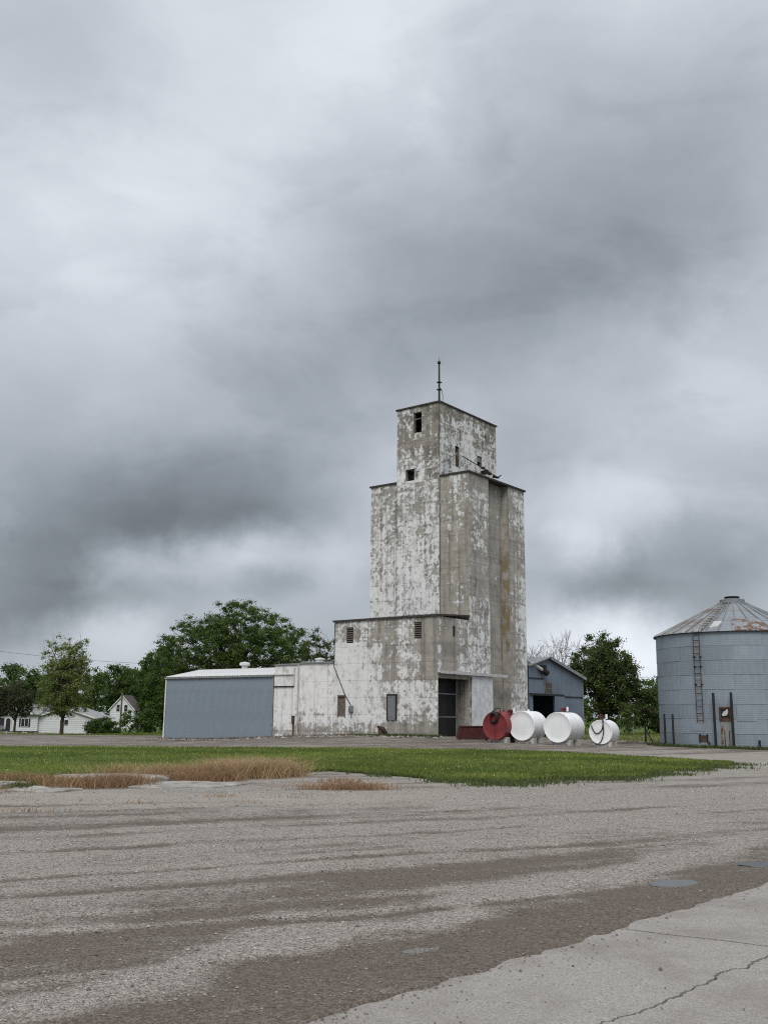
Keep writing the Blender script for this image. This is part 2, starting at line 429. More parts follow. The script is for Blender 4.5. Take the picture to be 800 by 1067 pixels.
def leafmat(name, c1, c2):
    def b(n, p, out):
        t = n.attr('tint')
        c = n.mix(t, c1, c2)
        setp(n, p, Base_Color=c, Roughness=.65)
        p.inputs['Specular IOR Level'].default_value = .25
        tr = n.n('ShaderNodeBsdfTranslucent', {'Color': n.mix(.5, c, tuple(min(1, x * 1.5) for x in c2))})
        ms = n.n('ShaderNodeMixShader', {0: .28, 1: p.outputs[0], 2: tr.outputs[0]})
        n.links.new(ms.outputs[0], out.inputs[0])
    return pmat(name, b)
M['leaf_dark'] = leafmat('dark maple leaves', (0.036, 0.072, 0.015), (0.12, 0.18, 0.04))
M['leaf_mid'] = leafmat('mid green leaves', (0.034, 0.066, 0.015), (0.105, 0.16, 0.038))
M['leaf_pale'] = leafmat('pale spring leaves', (.08, .12, .03), (.25, .29, .09))
M['leaf_brown'] = leafmat('bronze young leaves', (0.035, 0.046, 0.02), (0.085, 0.098, 0.044))
M['leaf_oak'] = leafmat('olive green leaves', (0.034, 0.058, 0.016), (0.105, 0.142, 0.042))
M['leaf_young'] = leafmat('yellow green leaves', (.05, .09, .02), (.11, .16, .045))
M['grass'] = leafmat('lawn grass', (.062, .10, .018), (.22, .26, .058))
M['weed'] = leafmat('rough weeds', (.04, .065, .018), (.12, .15, .055))
M['straw'] = leafmat('dry straw', (.22, .145, .08), (.60, .45, .265))
M['straw_red'] = leafmat('dead brown weeds', (0.17, 0.1, 0.06), (0.42, 0.275, 0.155))
M['straw_grey'] = leafmat('dead grey weeds', (.09, .07, .055), (.26, .21, .16))
M['flower'] = worn('dandelion heads', (.62, .55, .28), .9)

def turf(n, p, out):
    co = ocoord(n)
    a = n.noise(co, .35, 6, .65); b2 = n.noise(co, 9, 5, .7)
    c = n.mix(n.rng(a, .3, .7), (.045, .08, .015), (.10, .14, .034))
    c = n.mix(n.math('MULTIPLY', n.rng(b2, .5, .75), .5), c, (.11, .10, .05))
    setp(n, p, Base_Color=c, Roughness=.95)
    p.inputs['Specular IOR Level'].default_value = .1
    bump(n, p, b2, .6, .05)
M['turf'] = pmat('turf', turf)

def gravel(n, p, out):
    co = ocoord(n)
    wet = n.attr('wet'); pale = n.attr('pale')
    br = n.noise(n.vmath('MULTIPLY', co, (1, 1.5, 1)), 2.2, 9, .72)
    br2 = n.noise(n.vmath('ADD', co, (7, 3, 0)), 7.0, 6, .7)
    k = n.math('ADD', wet, n.math('ADD', n.math('MULTIPLY', n.math('SUBTRACT', br, .5), 1.5), n.math('MULTIPLY', n.math('SUBTRACT', br2, .5), 1.2)))
    wetm = n.rng(k, .02, 1.02)
    v1 = n.n('ShaderNodeTexVoronoi', {'Vector': co, 'Scale': 52.0, 'Randomness': 1.0})
    v2 = n.n('ShaderNodeTexVoronoi', {'Vector': co, 'Scale': 130.0, 'Randomness': 1.0})
    r1 = n.n('ShaderNodeSeparateColor', {0: v1.outputs['Color']}).outputs[0]
    r2 = n.n('ShaderNodeSeparateColor', {0: v2.outputs['Color']}).outputs[1]
    val = n.math('MULTIPLY_ADD', r1, .55, n.math('MULTIPLY', r2, .45))
    dry = n.mix(n.rng(val, .12, .88, smooth=False), (.12, .107, .092), (.45, .415, .37))
    dry = n.mix(n.math('MULTIPLY', pale, .75), dry, (.34, .31, .268))
    mud = n.mix(n.rng(val, .2, .95, smooth=False), (.072, .057, .044), (.205, .17, .138))
    c = n.mix(wetm, dry, mud)
    damp = n.noise(n.vmath('ADD', co, (31, 8, 0)), .55, 5, .6)
    c = n.mix(n.math('MULTIPLY', n.rng(damp, .45, .7), .3), c, n.mix(.5, c, (.10, .085, .07)))
    setp(n, p, Base_Color=c, Roughness=n.rng(wetm, 0, 1, .95, .72))
    p.inputs['Specular IOR Level'].default_value = .22
    h = n.math('MULTIPLY_ADD', v1.outputs['Distance'], -1.0, n.math('MULTIPLY', v2.outputs['Distance'], -.5))
    h = n.math('MULTIPLY_ADD', br2, .8, h)
    bump(n, p, h, .7, .012)
M['gravel'] = pmat('gravel and mud', gravel)

def stone(n, p, out):
    t = n.attr('tint')
    c = n.mix(t, (.10, .088, .076), (.42, .39, .35))
    setp(n, p, Base_Color=c, Roughness=.9)
M['stone'] = pmat('loose stones', stone)

def slab_mat(n, p, out):
    co = ocoord(n)
    a = n.noise(co, 1.1, 7, .62); b2 = n.noise(co, 60, 3, .6)
    v = n.n('ShaderNodeTexVoronoi', {'Vector': co, 'Scale': 120.0})
    r = n.n('ShaderNodeSeparateColor', {0: v.outputs['Color']}).outputs[0]
    c = n.mix(n.rng(r, 0, 1, smooth=False), (.215, .20, .182), (.395, .372, .34))
    c = n.mix(n.math('MULTIPLY', n.rng(a, .40, .66), .5), c, (.175, .158, .14))
    sp = n.noise(n.vmath('MULTIPLY', co, (3, 9, 1)), 2.2, 6, .7)
    c = n.mix(n.math('MULTIPLY', n.rng(sp, .62, .70), .45), c, (.10, .085, .075))
    setp(n, p, Base_Color=c, Roughness=.93)
    p.inputs['Specular IOR Level'].default_value = .2
    bump(n, p, n.math('ADD', b2, n.math('MULTIPLY', v.outputs['Distance'], -.6)), .5, .008)
M['pavement'] = pmat('old concrete pavement', slab_mat)
M['joint'] = worn('dirt in the joints', (.045, .038, .032), .95)

def water(n, p, out):
    setp(n, p, Base_Color=(.085, .078, .07), Roughness=.03)
    p.inputs['Specular IOR Level'].default_value = .6
    bump(n, p, n.noise(ocoord(n), 6, 2, .5), .03, .01)
M['water'] = pmat('puddle water', water)

# ------------------------------------------------------------------ terrain
def hgt(x, y):
    x = np.asarray(x, float); y = np.asarray(y, float)
    z = -.5 * sstep(2, 18, -x) * sstep(50, 75, y)
    z = z - .75 * sstep(22, 36, -x) * sstep(92, 135, y)
    z = z - 1.2 * sstep(40, 60, -x) * sstep(140, 210, y)
    z = z + .30 * np.exp(-(((x - 5) / 11) ** 2 + ((y - 71) / 9) ** 2))
    z = z + .10 * np.exp(-(((x - 20) / 9) ** 2 + ((y - 60) / 8) ** 2))
    z = z + .35 * np.exp(-(((x + 47) / 9) ** 2 + ((y - 106) / 5) ** 2))
    return z
def H(x, y):
    return float(hgt(x, y))

def axis(lo, hi, fine_lo, fine_hi, step, grow=1.18):
    a = list(np.arange(fine_lo, fine_hi + 1e-6, step))
    s = step
    while a[-1] < hi: s *= grow; a.append(a[-1] + s)
    s = step
    while a[0] > lo: s *= grow; a.insert(0, a[0] - s)
    return np.array(a)

def grid_mesh(name, X, Y, Z, mat, attrs=None):
    ny, nx = X.shape
    V = np.stack([X, Y, Z], -1).reshape(-1, 3)
    i = np.arange(ny * nx).reshape(ny, nx)
    F = np.stack([i[:-1, :-1], i[:-1, 1:], i[1:, 1:], i[1:, :-1]], -1).reshape(-1, 4)
    return np_mesh(name, V, F, mat, {k: v.ravel() for k, v in (attrs or {}).items()}, smooth=True)

gx, gy = np.meshgrid(axis(-1500, 1500, -70, 60, 2.0), axis(-40, 2400, -10, 160, 2.0))
ground = link('ground', grid_mesh('ground', gx, gy, hgt(gx, gy) - .05, M['turf']))
tag(ground, 'flat green turf running out to the far trees', 'ground', kind='structure')

# --- gravel lot: compacted mud, loose stone and wheel tracks
ED0 = np.array([-.35, 5.97]); EDIR = np.array([.669, .743]); EN = np.array([-.743, .669])
def road_s(x, y):
    return (x - ED0[0]) * EN[0] + (y - ED0[1]) * EN[1]
def band(v, c, w):
    return np.exp(-((v - c) / w) ** 2)
def wetness(x, y):
    s = road_s(x, y); t = (x - ED0[0]) * EDIR[0] + (y - ED0[1]) * EDIR[1]
    wob = (fbm(t * .35, s * .2 + 5, 3) - .5) * 1.2 + (fbm(t * 1.6, s * 1.6 + 5, 3) - .5) * .7
    sw = s + wob * sstep(0, 1, s)
    w = .95 * (1 - sstep(.9, 1.45, sw)) 
    w = w + .42 * band(sw, 2.6, .75) * (1 - sstep(1.5, 6, t)) + .2 * band(sw, 2.5, .5)
    # wheel tracks that swing in from the left, running across the lot
    u = y - .52 * x - .008 * x * x
    for c, wd, am, se in ((7.4, .12, .6, 31), (8.6, .14, .6, 2), (9.4, .1, .6, 32), (10.0, .16, .7, 3), (11.5, .16, .7, 9), (12.0, .08, .6, 33), (12.6, .14, .8, 13), (13.9, .16, .8, 1), (15.0, .16, .7, 6), (16.4, .2, .8, 8), (17.9, .2, .7, 4), (20.0, .22, .6, 21), (21.6, .22, .6, 22), (24.0, .3, .4, 23)):
        uu = u + (fbm(x * .10 + se, y * .04, 3) - .5) * 1.8
        w = w + am * band(uu, c, wd) * (.25 + .75 * sstep(.38, .6, fbm(x * .25 + se * 7, y * .25, 3)))
        w = w - .35 * band(uu, c + wd * 2.2, wd * .9)
    w = w + .8 * (fbm(x * 1.3 + 3, y * 1.7 + 9, 4) - .5) + .33 + .75 * (fbm(x * .13 + 40, u * .55 + 3, 4) - .5) + 1.15 * (fbm(x * .22 + 11, u * 2.2 + 7, 4) - .5)
    w = w + .35 * sstep(50, 56, y) + .25 * sstep(.5, 3, -x - 1.5) * (1 - sstep(8, 10.5, y)) * (1 - sstep(1, 4, s))
    w = w - .75 * band(sw, 1.62, .2) - .7 * band(y - .1 * x, 21.5, 2.2) - .25 * sstep(18, 21, y) * sstep(0, 4, x) * (1 - sstep(45, 50, y)) - .3 * band(sw, 4.3, .8)
    return np.clip(w, 0, 1.3)
def paleness(x, y):
    u = y - .10 * x
    p = 1.0 * band(u, 20.9, 1.9) * sstep(-1, 4, -x + 3) + .7 * band(np.hypot(x - .5, (y - 25.2) / 1.3), 0, 1.7)
    p = p + .5 * sstep(82, 88, y) * (1 - sstep(93, 96, y)) + .5 * sstep(9, 12, x) * sstep(34, 37, y)
    return np.clip(p * (.5 + fbm(x * .5, y * .5, 3)), 0, 1)

ys = [2.5]
while ys[-1] < 100: ys.append(ys[-1] * 1.0075)
ys = np.array(ys)
us = np.linspace(-1, 1, 360)
LY, LU = np.meshgrid(ys, us, indexing='ij')
LX = LU * (6 + LY * .62)
s_lot = road_s(LX, LY)
relief = .05 * (fbm(LX * .5, LY * .5, 4) - .5) + .02 * (fbm(LX * 2.5, LY * 2.5, 3) - .5)
wet_v = wetness(LX, LY)
relief = relief - .025 * np.clip(wet_v, 0, 1)
relief = relief * sstep(.2, 1.5, s_lot)
LZ = hgt(LX, LY) + relief + .012
# the thin edge of the lot dies out over the pavement along a ragged line
rag = .05 * (fbm(LX * 1.3, LY * 1.3, 4) - .5) * 2 + .05 * (fbm(LX * 6, LY * 6, 2) - .5) * 2
drop = 1 - sstep(-.03, .05, s_lot - rag)
LZ = LZ - .055 * drop
lot = link('gravel_lot', grid_mesh('gravel_lot', LX, LY, LZ, M['gravel'], {'wet': wet_v, 'pale': paleness(LX, LY)}))
tag(lot, 'grey gravel lot with damp brown mud and wheel tracks', 'gravel lot', kind='structure')

def lot_z(x, y):
    s = road_s(x, y)
    r = .05 * (fbm(x * .5, y * .5, 4) - .5) + .02 * (fbm(x * 2.5, y * 2.5, 3) - .5)
    r = (r - .025 * np.clip(wetness(x, y), 0, 1)) * sstep(.2, 1.5, s)
    return hgt(x, y) + r + .012

# --- pavement: concrete slabs with open joints and a long ragged crack
road = MB()
rp = [(-4.5, 1.2), (30, 39.3), (44, 30), (6, -4)]
road.quad(*[(x, y, -.035) for x, y in rp])
road = road.build('road', M['joint'])
tag(road, 'old concrete road cut by joints and a ragged crack', 'road', kind='structure')
def P2(t, s):   # along / towards the lot
    return ED0 + EDIR * t + EN * s
def ragged(a, b, n, amp, seed):
    r = random.Random(seed); out = []
    for i in range(n + 1):
        f = i / n
        p = np.array(a) * (1 - f) + np.array(b) * f
        d = np.array(b) - np.array(a); d = d / np.linalg.norm(d); q = np.array([-d[1], d[0]])
        k = 0 if i in (0, n) else r.uniform(-1, 1) * amp
        out.append(p + q * k)
    return out
# transverse joints, by distance along the road
JT = [-6.0, -2.0, 3.5, 5.68, 9.2, 12.8, 17.0, 23.0, 32.0, 45.0]
S_IN, S_OUT = .35, -7.0
# lengthwise crack, t positions and s offsets
crk = [(-6, -1.05), (-2.2, -1.12)]
for (x, y) in [(1.25, 6.02), (1.39, 6.12), (1.6, 6.35), (1.85, 6.56), (2.0, 6.77), (2.14, 6.91), (2.33, 7.16), (2.55, 7.35), (2.85, 7.7), (3.25, 8.0), (3.7, 8.55), (4.6, 9.3), (6.2, 11.2), (9, 14.2), (14, 19.6), (24, 30), (33, 39.5)]:
    d = np.array([x, y]) - ED0
    crk.append((float(d @ EDIR), float(d @ EN)))
crk_t = np.array([c[0] for c in crk]); crk_s = np.array([c[1] for c in crk])
def crack_s(t):
    return np.interp(t, crk_t, crk_s) + .06 * (vnoise(np.asarray(t) * 6, 3.3) - .5) + .035 * (vnoise(np.asarray(t) * 19, 8.3) - .5) + .02 * (vnoise(np.asarray(t) * 50, 8.3) - .5)
def joint_t(k, s):
    return JT[k] - .22 * s + .012 * math.sin(9 * s + k)
def slab_piece(k, side):
    g = .019
    pts = []
    if side == 0:      # next to the lot
        ta0 = lambda s: joint_t(k, s) + g; ta1 = lambda s: joint_t(k + 1, s) - g
        sA = float(crack_s(joint_t(k, -1.2))); sB = float(crack_s(joint_t(k + 1, -1.2)))
        for s in np.linspace(S_IN, sA, 8): pts.append(P2(ta0(s), s))
        tt = np.linspace(ta0(sA), ta1(sB), 240)
        wv = .003 + .010 * vnoise(tt * 4, 1.7)
        for t, w in zip(tt[1:-1], wv[1:-1]): pts.append(P2(t, float(crack_s(t)) + w))
        for s in np.linspace(sB, S_IN, 8): pts.append(P2(ta1(s), s))
    else:
        ta0 = lambda s: joint_t(k, s) + g; ta1 = lambda s: joint_t(k + 1, s) - g
        sA = float(crack_s(joint_t(k, -1.2))); sB = float(crack_s(joint_t(k + 1, -1.2)))
        tt = np.linspace(ta0(sA), ta1(sB), 240)
        wv = .003 + .010 * vnoise(tt * 4, 6.1)
        for t, w in zip(tt, wv): pts.append(P2(t, float(crack_s(t)) - w))
        for s in np.linspace(sB, S_OUT, 6)[1:]: pts.append(P2(ta1(s), s))
        for s in np.linspace(S_OUT, sA, 6)[:-1]: pts.append(P2(ta0(s), s))
    return pts
for k in range(len(JT) - 1):
    for side in (0, 1):
        pts = slab_piece(k, side)
        mb = MB(); n = len(pts)
        dz = random.uniform(-.003, .003)
        mb.v = [(p[0], p[1], -.002 + dz) for p in pts] + [(p[0], p[1], -.03) for p in pts]
        mb.f = [tuple(range(n))] + [(i, (i + 1) % n, n + (i + 1) % n, n + i) for i in range(n)]
        mb.build('slab', M['pavement'], road)

# --- lawn between the lot and the building
lx = np.linspace(-32, 13.4, 200)
low_k = np.array([(-32, 17), (-14, 18.5), (-9.0, 22.0), (-7.6, 24.5), (-6.6, 27.0), (-4.6, 27.4), (-3.2, 29.2), (-1.6, 30.6), (.4, 29.5), (1.9, 26.6), (3.3, 25.8), (4.4, 27.6), (6.6, 28.9), (8.5, 31.2), (11, 34.5), (13.4, 38.3)])
top_k = np.array([(-32, 49.5), (-18, 48.6), (-6, 50.5), (0, 51.3), (6, 50.5), (9, 47.5), (11.5, 43), (13.4, 38.9)])
ly0 = np.interp(lx, low_k[:, 0], low_k[:, 1]) + (fbm(lx * .8, lx * 0 + 3, 4) - .5) * 1.6
ly1 = np.interp(lx, top_k[:, 0], top_k[:, 1]) + (fbm(lx * .7, lx * 0 + 9, 3) - .5) * 1.0
ly1 = np.maximum(ly1, ly0 + .1)
fr = np.linspace(0, 1, 60)[:, None]
WX = np.repeat(lx[None], 60, 0); WY = ly0[None] * (1 - fr) + ly1[None] * fr
WZ = hgt(WX, WY) + .035 + .03 * np.sin(np.pi * fr)
lawn = link('lawn', grid_mesh('lawn', WX, WY, WZ, M['turf']))
tag(lawn, 'mown green lawn strip between gravel lot and elevator', 'lawn', kind='structure')

def blades(name, px, py, pz, h, w, mat, parent=None, lean=.45, seed=1, tintbase=None):
    r = np.random.default_rng(seed); n = len(px)
    a = r.random(n) * 2 * np.pi
    L = r.normal(0, lean, (n, 2))
    hh = h * (.5 + r.random(n))
    bx = np.cos(a) * w * .5; by = np.sin(a) * w * .5
    V = np.zeros((n, 5, 3))
    V[:, 0] = np.stack([px - bx, py - by, pz - .01], 1); V[:, 1] = np.stack([px + bx, py + by, pz - .01], 1)
    mx = px + L[:, 0] * hh * .35; my = py + L[:, 1] * hh * .35
    V[:, 2] = np.stack([mx + bx * .7, my + by * .7, pz + hh * .6], 1); V[:, 3] = np.stack([mx - bx * .7, my - by * .7, pz + hh * .6], 1)
    V[:, 4] = np.stack([px + L[:, 0] * hh, py + L[:, 1] * hh, pz + hh * (.75 + .25 * r.random(n))], 1)
    b = np.arange(n)[:, None] * 5
    F = np.concatenate([b + np.array([[0, 1, 2]]), b + np.array([[0, 2, 3]]), b + np.array([[3, 2, 4]])], 0)
    t = np.repeat(np.clip((tintbase if tintbase is not None else .5) + r.normal(0, .22, n), 0, 1), 5)
    return link(name, np_mesh(name, V.reshape(-1, 3), F, mat, {'tint': t}), parent)

n = 150000
rx = RNG.uniform(-31, 13.4, n * 2); f = RNG.random(n * 2)
keep = np.abs(rx) < 5 + .47 * np.interp(rx, lx, ly1)
rx = rx[keep][:n]; f = f[keep][:n]
a0 = np.interp(rx, lx, ly0); a1 = np.interp(rx, lx, ly1)
ry = a0 - .15 + (a1 - a0 + .3) * f ** 1.25
kp = (fbm(rx * .8 + 50, ry * .8, 3) > .36) | (RNG.random(len(rx)) < .45)
rx, ry, a0, a1 = rx[kp], ry[kp], a0[kp], a1[kp]
tb = np.clip(.45 + 1.9 * (fbm(rx * .35, ry * .35, 4) - .5) + .5 * (fbm(rx * 2.2, ry * 2.2, 2) - .5), 0, 1)
gr = blades('grass', rx, ry, hgt(rx, ry) + .04, .085, .028, M['grass'], seed=3, tintbase=tb)
tag(gr, 'short green grass blades covering the lawn strip', 'grass', kind='stuff')
n = 420
rx = RNG.uniform(-22, 12.5, n); f = RNG.random(n)
a0 = np.interp(rx, lx, ly0); a1 = np.interp(rx, lx, ly1); ry = a0 + (a1 - a0) * f
fl = blades('dandelions', rx, ry, hgt(rx, ry) + .12, .022, .03, M['flower'], seed=5, lean=.1)
tag(fl, 'tiny pale dandelion heads dotted through the lawn', 'flowers', kind='stuff')
# grass thinning out over the gravel
n = 9000
rx = RNG.uniform(-12, 13.4, n); ry = np.interp(rx, lx, ly0) - np.abs(RNG.normal(0, .55, n)) * (fbm(rx * 1.3, rx * 0 + 7, 3) > .45)
gt = blades('thin_grass', rx, ry, hgt(rx, ry) + .015, .075, .026, M['weed'], seed=41)
tag(gt, 'thin grass creeping from the lawn edge over the gravel', 'grass', kind='stuff')
# rough grass along the right-hand end and lot edges
n = 2600
cx = RNG.choice(np.array([(3.0, 25.2), (4.2, 26.6), (5.3, 27.9), (8.5, 30.8), (11.8, 35.2), (13.0, 37.6), (2.2, 26.3), (6.2, 28.2)]), n)
rx = cx[:, 0] + RNG.normal(0, .55, n); ry = cx[:, 1] + RNG.normal(0, .35, n)
ge = blades('edge_grass', rx, ry, hgt(rx, ry) + .02, .10, .03, M['weed'], seed=8)
tag(ge, 'sparse weedy grass tufts straggling off the lawn edge onto gravel', 'grass', kind='stuff')

# far grass behind the tanks and in front of the houses
n = 16000
rx = np.concatenate([RNG.uniform(12, 34, n // 2), RNG.uniform(-46, -22, n // 2)]); ry = np.concatenate([RNG.uniform(70, 112, n // 2), RNG.uniform(100, 138, n // 2)])
gf = blades('field_grass', rx, ry, hgt(rx, ry) - .04, .16, .09, M['grass'], seed=12, tintbase=.45 + (fbm(rx * .3, ry * .3, 3) - .5))
tag(gf, 'green grass field around the far trees and houses', 'grass', kind='stuff')

# --- loose stones on the gravel
def stones(name, x, y, z, size, mat, seed=2, tint=None):
    r = np.random.default_rng(seed); n = len(x)
    base = np.array([(1, 0, 0), (-1, 0, 0), (0, 1, 0), (0, -1, 0), (0, 0, 1), (0, 0, -1)], float)
    F0 = np.array([(0, 2, 4), (2, 1, 4), (1, 3, 4), (3, 0, 4)])
    V = base[None] * (size[:, None, None] * (.6 + .8 * r.random((n, 6, 1)))) 
    V[:, :, 2] *= .65
    an = r.random(n) * 6.283
    c, s = np.cos(an)[:, None], np.sin(an)[:, None]
    X = V[:, :, 0] * c - V[:, :, 1] * s; Y = V[:, :, 0] * s + V[:, :, 1] * c
    V = np.stack([X + x[:, None], Y + y[:, None], V[:, :, 2] + z[:, None] + (size * .2)[:, None]], -1)
    F = (np.arange(n)[:, None, None] * 6 + F0[None]).reshape(-1, 3)
    t = np.repeat(np.clip(tint if tint is not None else r.normal(.55, .25, n), 0, 1), 6)
    return link(name, np_mesh(name, V.reshape(-1, 3), F, mat, {'tint': t}))
n = 330000
yy = 5.0 * (26 / 5.0) ** RNG.random(n)
xx = RNG.uniform(-1, 1, n) * (1.2 + yy * .42)
sv = road_s(xx, yy); wv_ = wetness(xx, yy)
prob = np.clip(1.05 - wv_ * .85, .16, 1) * (.35 + 1.3 * (fbm(xx * 1.6, yy * 1.6, 3) - .2))
prob = np.where(sv < .02, .005 + .12 * np.exp(-np.clip(-sv, 0, 9) / .12), prob)
k = (RNG.random(n) < prob) & (RNG.random(n) < .8)
xx, yy, wv_, sv = xx[k], yy[k], wv_[k], sv[k]
sz = np.clip(RNG.lognormal(math.log(.0058), .40, len(xx)), .003, .02) * (.75 + yy / 26)
zz = np.where(sv < .05, .002, lot_z(xx, yy))
st = stones('loose_gravel', xx, yy, zz, sz, M['stone'], 2, np.clip(RNG.normal(.52, .24, len(xx)) - .34 * wv_, 0, 1))
tag(st, 'loose grey gravel stones scattered over the lot', 'gravel', kind='stuff')
print('stones', len(xx))

# --- puddles on the damp shoulder
def puddle(label, cx, cy, rx_, ry_, ang, seed):
    r = random.Random(seed); mb = MB(); pts = []
    ph = [r.random() * 6.28 for _ in range(4)]
    for i in range(40):
        a = 2 * math.pi * i / 40
        q = 1 + .16 * math.sin(2 * a + ph[0]) + .12 * math.sin(3 * a + ph[1]) + .07 * math.sin(5 * a + ph[2]) + .05 * math.sin(9 * a + ph[3])
        x = rx_ * q * math.cos(a); y = ry_ * q * math.sin(a)
        pts.append((cx + x * math.cos(ang) - y * math.sin(ang), cy + x * math.sin(ang) + y * math.cos(ang)))
    zs_ = sorted(float(lot_z(np.array([cx + (p[0] - cx) * q]), np.array([cy + (p[1] - cy) * q]))[0]) for p in pts for q in (.3, .6, .9))
    z = zs_[int(len(zs_) * .72)] + .001
    mb.quad(*[(p[0], p[1], z) for p in pts])
    o = mb.build('puddle', M['water'])
    tag(o, label, 'puddle', 'puddles on the muddy shoulder', 'structure')
puddle('oval puddle in the mud beside the road joint', 3.12, 10.78, .24, .33, rad(-20), 3)
puddle('puddle at the right picture edge by the road', 4.75, 12.35, .5, .26, rad(30), 4)
puddle('small faint puddle in the mud near the road edge', .32, 7.72, .17, .08, rad(40), 9)

# --- broken concrete slabs half buried at the lawn's left end
def broken(label, pts, z0, z1, seed):
    r = random.Random(seed); out = []
    n = len(pts)
    for i in range(n):
        a = np.array(pts[i]); b = np.array(pts[(i + 1) % n])
        for f in (0, .25, .5, .75):
            q = a + (b - a) * f
            out.append((q[0] + r.uniform(-.08, .08), q[1] + r.uniform(-.10, .10)))
    h = [z1 + r.uniform(-.02, .02) for _ in out]
    mb = MB(); mb.hexa(out, z0, h)
    o = mb.build('broken_slab', M['conc_slab'], None, bevel=.02)
    tag(o, label, 'concrete slab', 'broken concrete slabs by the lawn')
broken('broad pale concrete slab below the tan weeds', [(-7.9, 24.9), (-6.0, 24.6), (-5.3, 25.2), (-5.6, 26.4), (-7.2, 26.7), (-8.3, 25.8)], -.05, .13, 1)
broken('narrow broken concrete slab at lower left of the brown weeds', [(-8.2, 21.7), (-6.9, 21.4), (-6.6, 22.3), (-7.8, 22.8)], -.05, .055, 2)
broken('concrete slab sloping down right of the brown weed patch', [(-5.7, 23.0), (-3.9, 23.4), (-3.3, 24.6), (-4.7, 25.1), (-5.6, 24.4)], -.05, .05, 3)
broken('small concrete piece left of the dead brown weeds', [(-9.6, 23.0), (-8.5, 22.7), (-8.3, 23.6), (-9.4, 24.0)], -.05, .10, 4)

# --- dry straw and dead weed clumps
def clump(label, spots, mat, h, w=.013, seed=0, lean=.85, nm='dry_grass_clump'):
    r = np.random.default_rng(seed); X = []; Y = []
    for (x, y, sx, sy, n) in spots:
        n = int(n * 1.7); X.append(r.normal(x, sx, n)); Y.append(r.normal(y, sy, n))
    X = np.concatenate(X); Y = np.concatenate(Y)
    o = blades(nm, X, Y, hgt(X, Y) + .02, h, w, mat, seed=seed, lean=lean, tintbase=.5 + .9 * (fbm(X * 3, Y * 3, 2) - .5))
    tag(o, label, 'dry grass', 'dead grass and weeds by the lawn', 'stuff')
clump('tall tan dry grass clump at right end of the slabs', [(-3.7, 27.4, .45, .4, 1300), (-3.1, 27.9, .35, .35, 900), (-4.3, 27.0, .35, .3, 600), (-2.5, 28.1, .25, .2, 200)], M['straw'], .44, seed=21)
clump('low tan dry grass row along the lawn edge', [(-5.9, 27.0, .35, .2, 380), (-5.2, 26.8, .3, .2, 520), (-7.1, 27.4, .4, .15, 260)], M['straw'], .33, seed=22)
clump('dead brown weeds in front of the tan grass row', [(-4.9, 25.7, .35, .2, 300), (-4.1, 26.0, .3, .25, 420)], M['straw_red'], .24, seed=23)
clump('reddish dead weed patch on the broken slabs', [(-6.7, 23.4, .35, .35, 480), (-6.0, 23.8, .3, .3, 520), (-7.6, 23.5, .3, .2, 120)], M['straw_red'], .27, seed=24)
clump('grey brown dead weeds at far left of the slabs', [(-8.7, 24.6, .4, .3, 380), (-9.5, 24.2, .4, .25, 240), (-8.4, 21.2, .35, .12, 90)], M['straw_red'], .22, seed=25)
clump('thin strip of brown dead weeds alone on the gravel', [(-1.1, 23.4, .5, .14, 350), (-.35, 23.6, .35, .12, 220), (-1.0, 25.6, .3, .15, 110)], M['straw_red'], .15, seed=26)
clump('few stray straw tufts on the gravel below the slabs', [(-3.3, 20.9, .22, .06, 26), (-2.6, 19.7, .1, .06, 8), (-4.5, 19.3, .25, .05, 14), (-1.8, 20.9, .3, .05, 16), (-6.1, 17.5, .35, .06, 34)], M['straw_red'], .08, seed=27)

# ------------------------------------------------------------------ the grain elevator (own frame: x along its right side, y along its front)
BX, BY, BROT = 3.794, 67.903, rad(52)
_ur = (math.cos(BROT), math.sin(BROT)); _ul = (-math.sin(BROT), math.cos(BROT))
def BL(a, b):
    return BX + a * _ur[0] + b * _ul[0], BY + a * _ur[1] + b * _ul[1]

